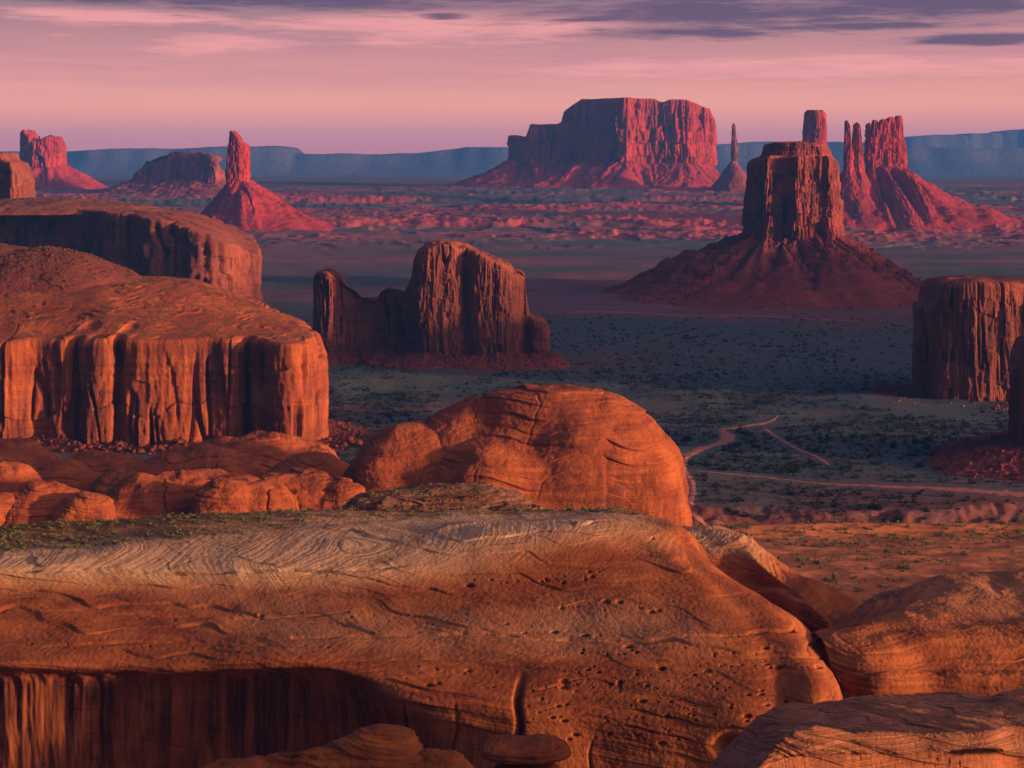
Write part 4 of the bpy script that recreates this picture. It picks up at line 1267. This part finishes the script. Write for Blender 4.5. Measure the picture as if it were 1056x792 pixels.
track('path', [(805, 531, 4), (760, 529, 5), (722, 526, 5), (711, 518, 5), (714, 508, 4), (713, 498, 4), (706, 488, 5), (703, 476, 6), (714, 466, 7), (730, 460, 7), (748, 455, 9), (750, 448, 9), (744, 443, 5), (760, 441, 5), (790, 436, 7), (803, 429, 9)],
      'pale sandy track winding from the dome across the valley')
track('path', [(704, 484, 3), (740, 487, 3), (790, 491, 3), (840, 497, 3), (890, 500, 4), (940, 503, 7), (1000, 507, 10), (1060, 512, 12), (1120, 516, 12)],
      'pink sandy wash running to the right edge')
track('path', [(785, 441, 3), (800, 450, 3), (822, 462, 3), (842, 470, 3), (856, 480, 3)], 'faint side track curving across the dark scrub')
track('path', [(575, 322, 8), (640, 322, 10), (720, 325, 9), (800, 327, 8), (900, 332, 8)], 'long pale pink band of bare soil below the dark butte')

# ------------------------------------------------------------------ shrubs
def shrub_mesh(name, seed, n, flat, leaf):
    rr = np.random.RandomState(seed)
    V, F = [], []
    cl = rr.normal(size=(7, 3)) * np.array([0.45, 0.45, 0.22]) + np.array([0, 0, 0.55])
    for i in range(n):
        c = cl[rr.randint(7)] + rr.normal(size=3) * 0.24
        c[2] = max(0.06, c[2]) * flat
        u = rr.normal(size=3); u /= np.linalg.norm(u)
        v = np.cross(u, rr.normal(size=3)); v /= np.linalg.norm(v)
        s = leaf * rr.uniform(0.6, 1.3)
        k = len(V)
        V += [c - u * s - v * s * .6, c + u * s - v * s * .6, c + u * s + v * s * .6, c - u * s + v * s * .6]
        F.append((k, k + 1, k + 2, k + 3))
    return np.array(V), np.array(F)


SH = [shrub_mesh('s', s, 90, 1.0, 0.17) for s in (1, 2, 3, 4)]
rs = np.random.RandomState(12)


def stem_mesh():
    n = 6
    V, F = [], []
    for j, (z, r) in enumerate(((-0.25, 0.10), (0.2, 0.08), (0.6, 0.04))):
        for i in range(n):
            V.append((r * math.cos(i * 2 * math.pi / n) + 0.05 * j, r * math.sin(i * 2 * math.pi / n), z))
    for j in range(2):
        for i in range(n):
            F.append((j * n + i, j * n + (i + 1) % n, (j + 1) * n + (i + 1) % n, (j + 1) * n + i))
    return np.array(V), np.array(F)


def protos(name, crown_mat):
    out = []
    for V, F in SH:
        root = bpy.data.objects.new(name, None)
        crown = bpy.data.objects.new('foliage', mesh_from('foliage', V, F, False)); crown.data.materials.append(crown_mat)
        trunk = bpy.data.objects.new('stem', mesh_from('stem', *stem_mesh())); trunk.data.materials.append(M['wood'])
        out.append((crown, trunk))
    return out


def plant(name, spots, mat, group, stuff_name, stuff_label, limit=300, parts=True):
    """spots: (x, y, z, radius, label), those that show largest become single plants, the others one mass"""
    spots = sorted(spots, key=lambda s: -s[3] / s[1])
    pr = protos(name, mat)
    for i, (x, y, z, r, lab) in enumerate(spots[:limit]):
        crown, trunk = pr[i % len(pr)]
        root = bpy.data.objects.new(name, None)
        COL.objects.link(root)
        root.location = (x, y, z)
        root.rotation_euler = (0, 0, rs.rand() * 6.28)
        root.scale = (r, r, r * rs.uniform(0.7, 1.1))
        tag(root, lab, 'shrub', group)
        for src in (crown, trunk):
            c = src.copy()
            COL.objects.link(c)
            c.parent = root
    rest = spots[limit:]
    if rest:
        Vs, Fs, off = [], [], 0
        for i, (x, y, z, r, lab) in enumerate(rest):
            V, F = SH[i % 4]
            F = F[::3]
            V = V.reshape(-1, 4, 3)[::2].reshape(-1, 3)
            F = np.arange(len(V)).reshape(-1, 4)
            an = rs.rand() * 6.28
            c, s = math.cos(an), math.sin(an)
            Q = np.stack([(V[:, 0] * c - V[:, 1] * s) * r * 1.1 + x, (V[:, 0] * s + V[:, 1] * c) * r * 1.1 + y, V[:, 2] * r * 0.85 + z], 1)
            Vs.append(Q); Fs.append(F + off); off += len(Q)
        o = link(stuff_name, mesh_from(stuff_name, np.vstack(Vs), np.vstack(Fs), False), mat)
        tag(o, stuff_label, 'scrub', kind='stuff')


# junipers over the valley floor
jun = []
tries = 0
while len(jun) < 9500 and tries < 120000:
    tries += 1
    py = rs.uniform(326, 545)
    px = rs.uniform(300, 1110)
    D = CAMZ * FPX / (py - HZ)
    x = X(px, D)
    den = 0.42 + 0.55 * float(fbm(x / 160, D / 240, 0.9, 3))
    den *= 0.40 + 0.60 * math.exp(-((py - 430) / 60) ** 2)
    if rs.rand() > den * 1.6:
        continue
    if any((((tp[:, 0] - x) ** 2 + ((tp[:, 1] - D) / 2.2) ** 2) < (tp[:, 2] + 5) ** 2).any() for tp in TRACK_PTS[:3]):
        continue
    r = min(4.6, max(0.8, rs.lognormal(0.70, 0.42)))
    side = 'to the right of the dome' if px > 700 else ('between the dome and the orange mesa' if px < 480 else 'beyond the dome')
    jun.append((x, D, float(ground_z(x, D)) - 0.1, r, 'small dark juniper bush on the valley floor ' + side))
plant('juniper_bush', jun, M['juniper'], 'juniper bushes on the valley floor', 'scrub', 'dark juniper scrub scattered over the valley floor')

# sage on the ledge top and the sand flat
sg = []
vis_r = np.arange(NR)[:, None] + 0 * FORE_M[..., 1] > NR * 0.9 / 11
ok = np.argwhere((FORE_M[..., 1] > 0.2) & vis_r)
for _ in range(2300):
    r_, c_ = ok[rs.randint(len(ok))]
    if rs.rand() > FORE_M[r_, c_, 1]:
        continue
    p = FORE_P[r_, c_]
    if not (-60 < p[0] / p[1] * FPX + W0 / 2 < 780):
        continue
    sg.append((float(p[0]), float(p[1]), float(p[2]) - 0.05, rs.uniform(0.6, 1.5), 'low grey green shrub on the scrub strip along the ledge top'))
for _ in range(2600):
    r_, c_ = rs.randint(30, 215), rs.randint(0, 515)
    p = FLAT_P[r_, c_]
    den = 0.45 + 1.0 * float(fbm(p[0] / 40, p[1] / 25, 5.5, 3)) + (0.5 if p[1] > 845 else 0)
    if rs.rand() > den:
        continue
    sg.append((float(p[0]), float(p[1]), float(p[2]) - 0.05, rs.uniform(0.8, 2.0), 'low olive shrub growing on the orange sand flat at right'))
for _ in range(1500):
    p = hc[rs.randint(len(hc))]
    if rs.rand() < 0.25 + 0.75 * sst(165, 190, p[2]):
        sg.append((float(p[0]), float(p[1]), float(p[2]) - 0.1, rs.uniform(0.7, 1.7), 'small shrub on the rubble hill above the orange mesa'))
for _ in range(700):
    p = MESA_TOP.reshape(-1, 3)[rs.randint(MESA_TOP.shape[0] * MESA_TOP.shape[1])]
    if perlin(p[0] / 35, p[1] / 35, 3.3) > 0.05 and p[1] > ND - 45:
        sg.append((float(p[0]), float(p[1]), float(p[2]) - 0.1, rs.uniform(0.7, 1.6), 'small shrub on the smooth top of the orange mesa'))
for _ in range(110):
    px, tpy, D, rx, ry, zb, ex, rot = KNOLL[rs.randint(2)]
    an, rr = rs.rand() * 6.28, rs.rand() ** 0.5 * 0.9
    h = (1 - rr ** (2 / ex)) ** (ex / 2)
    sg.append((X(px, D) + rx * rr * math.cos(an), D + ry * rr * math.sin(an), zb + (Z(tpy, D) - zb) * h - 0.2, rs.uniform(0.8, 1.6), 'dull green shrub on the brown knoll in front of the dome'))
plant('sagebrush', sg, M['sage'], 'sagebrush on the ledge and sand flat', 'undergrowth', 'low scrub filling the strip on the ledge and the sand flat')

# ------------------------------------------------------------------ haze
def haze():
    x0, x1, y0, y1, z0, z1 = -28000, 28000, -1700, 29600, -60, 800
    V = [(x, y, z) for z in (z0, z1) for y in (y0, y1) for x in (x0, x1)]
    F = [(0, 2, 3, 1), (4, 5, 7, 6), (0, 1, 5, 4), (2, 6, 7, 3), (0, 4, 6, 2), (1, 3, 7, 5)]
    m = bpy.data.materials.new('blue_air')
    m.use_nodes = True
    t = NT(m.node_tree)
    t.n.clear()
    pv = t.node('ShaderNodeVolumePrincipled')
    pv.inputs['Color'].default_value = (0.08, 0.36, 1.0, 1)
    pv.inputs['Density'].default_value = 2.3e-5
    o = t.node('ShaderNodeOutputMaterial')
    t.l.new(pv.outputs[0], o.inputs['Volume'])
    ob = link('haze', mesh_from('haze', V, F, False), m)
    tag(ob, 'thin blue evening haze filling the valley air', 'haze', kind='stuff')


haze()
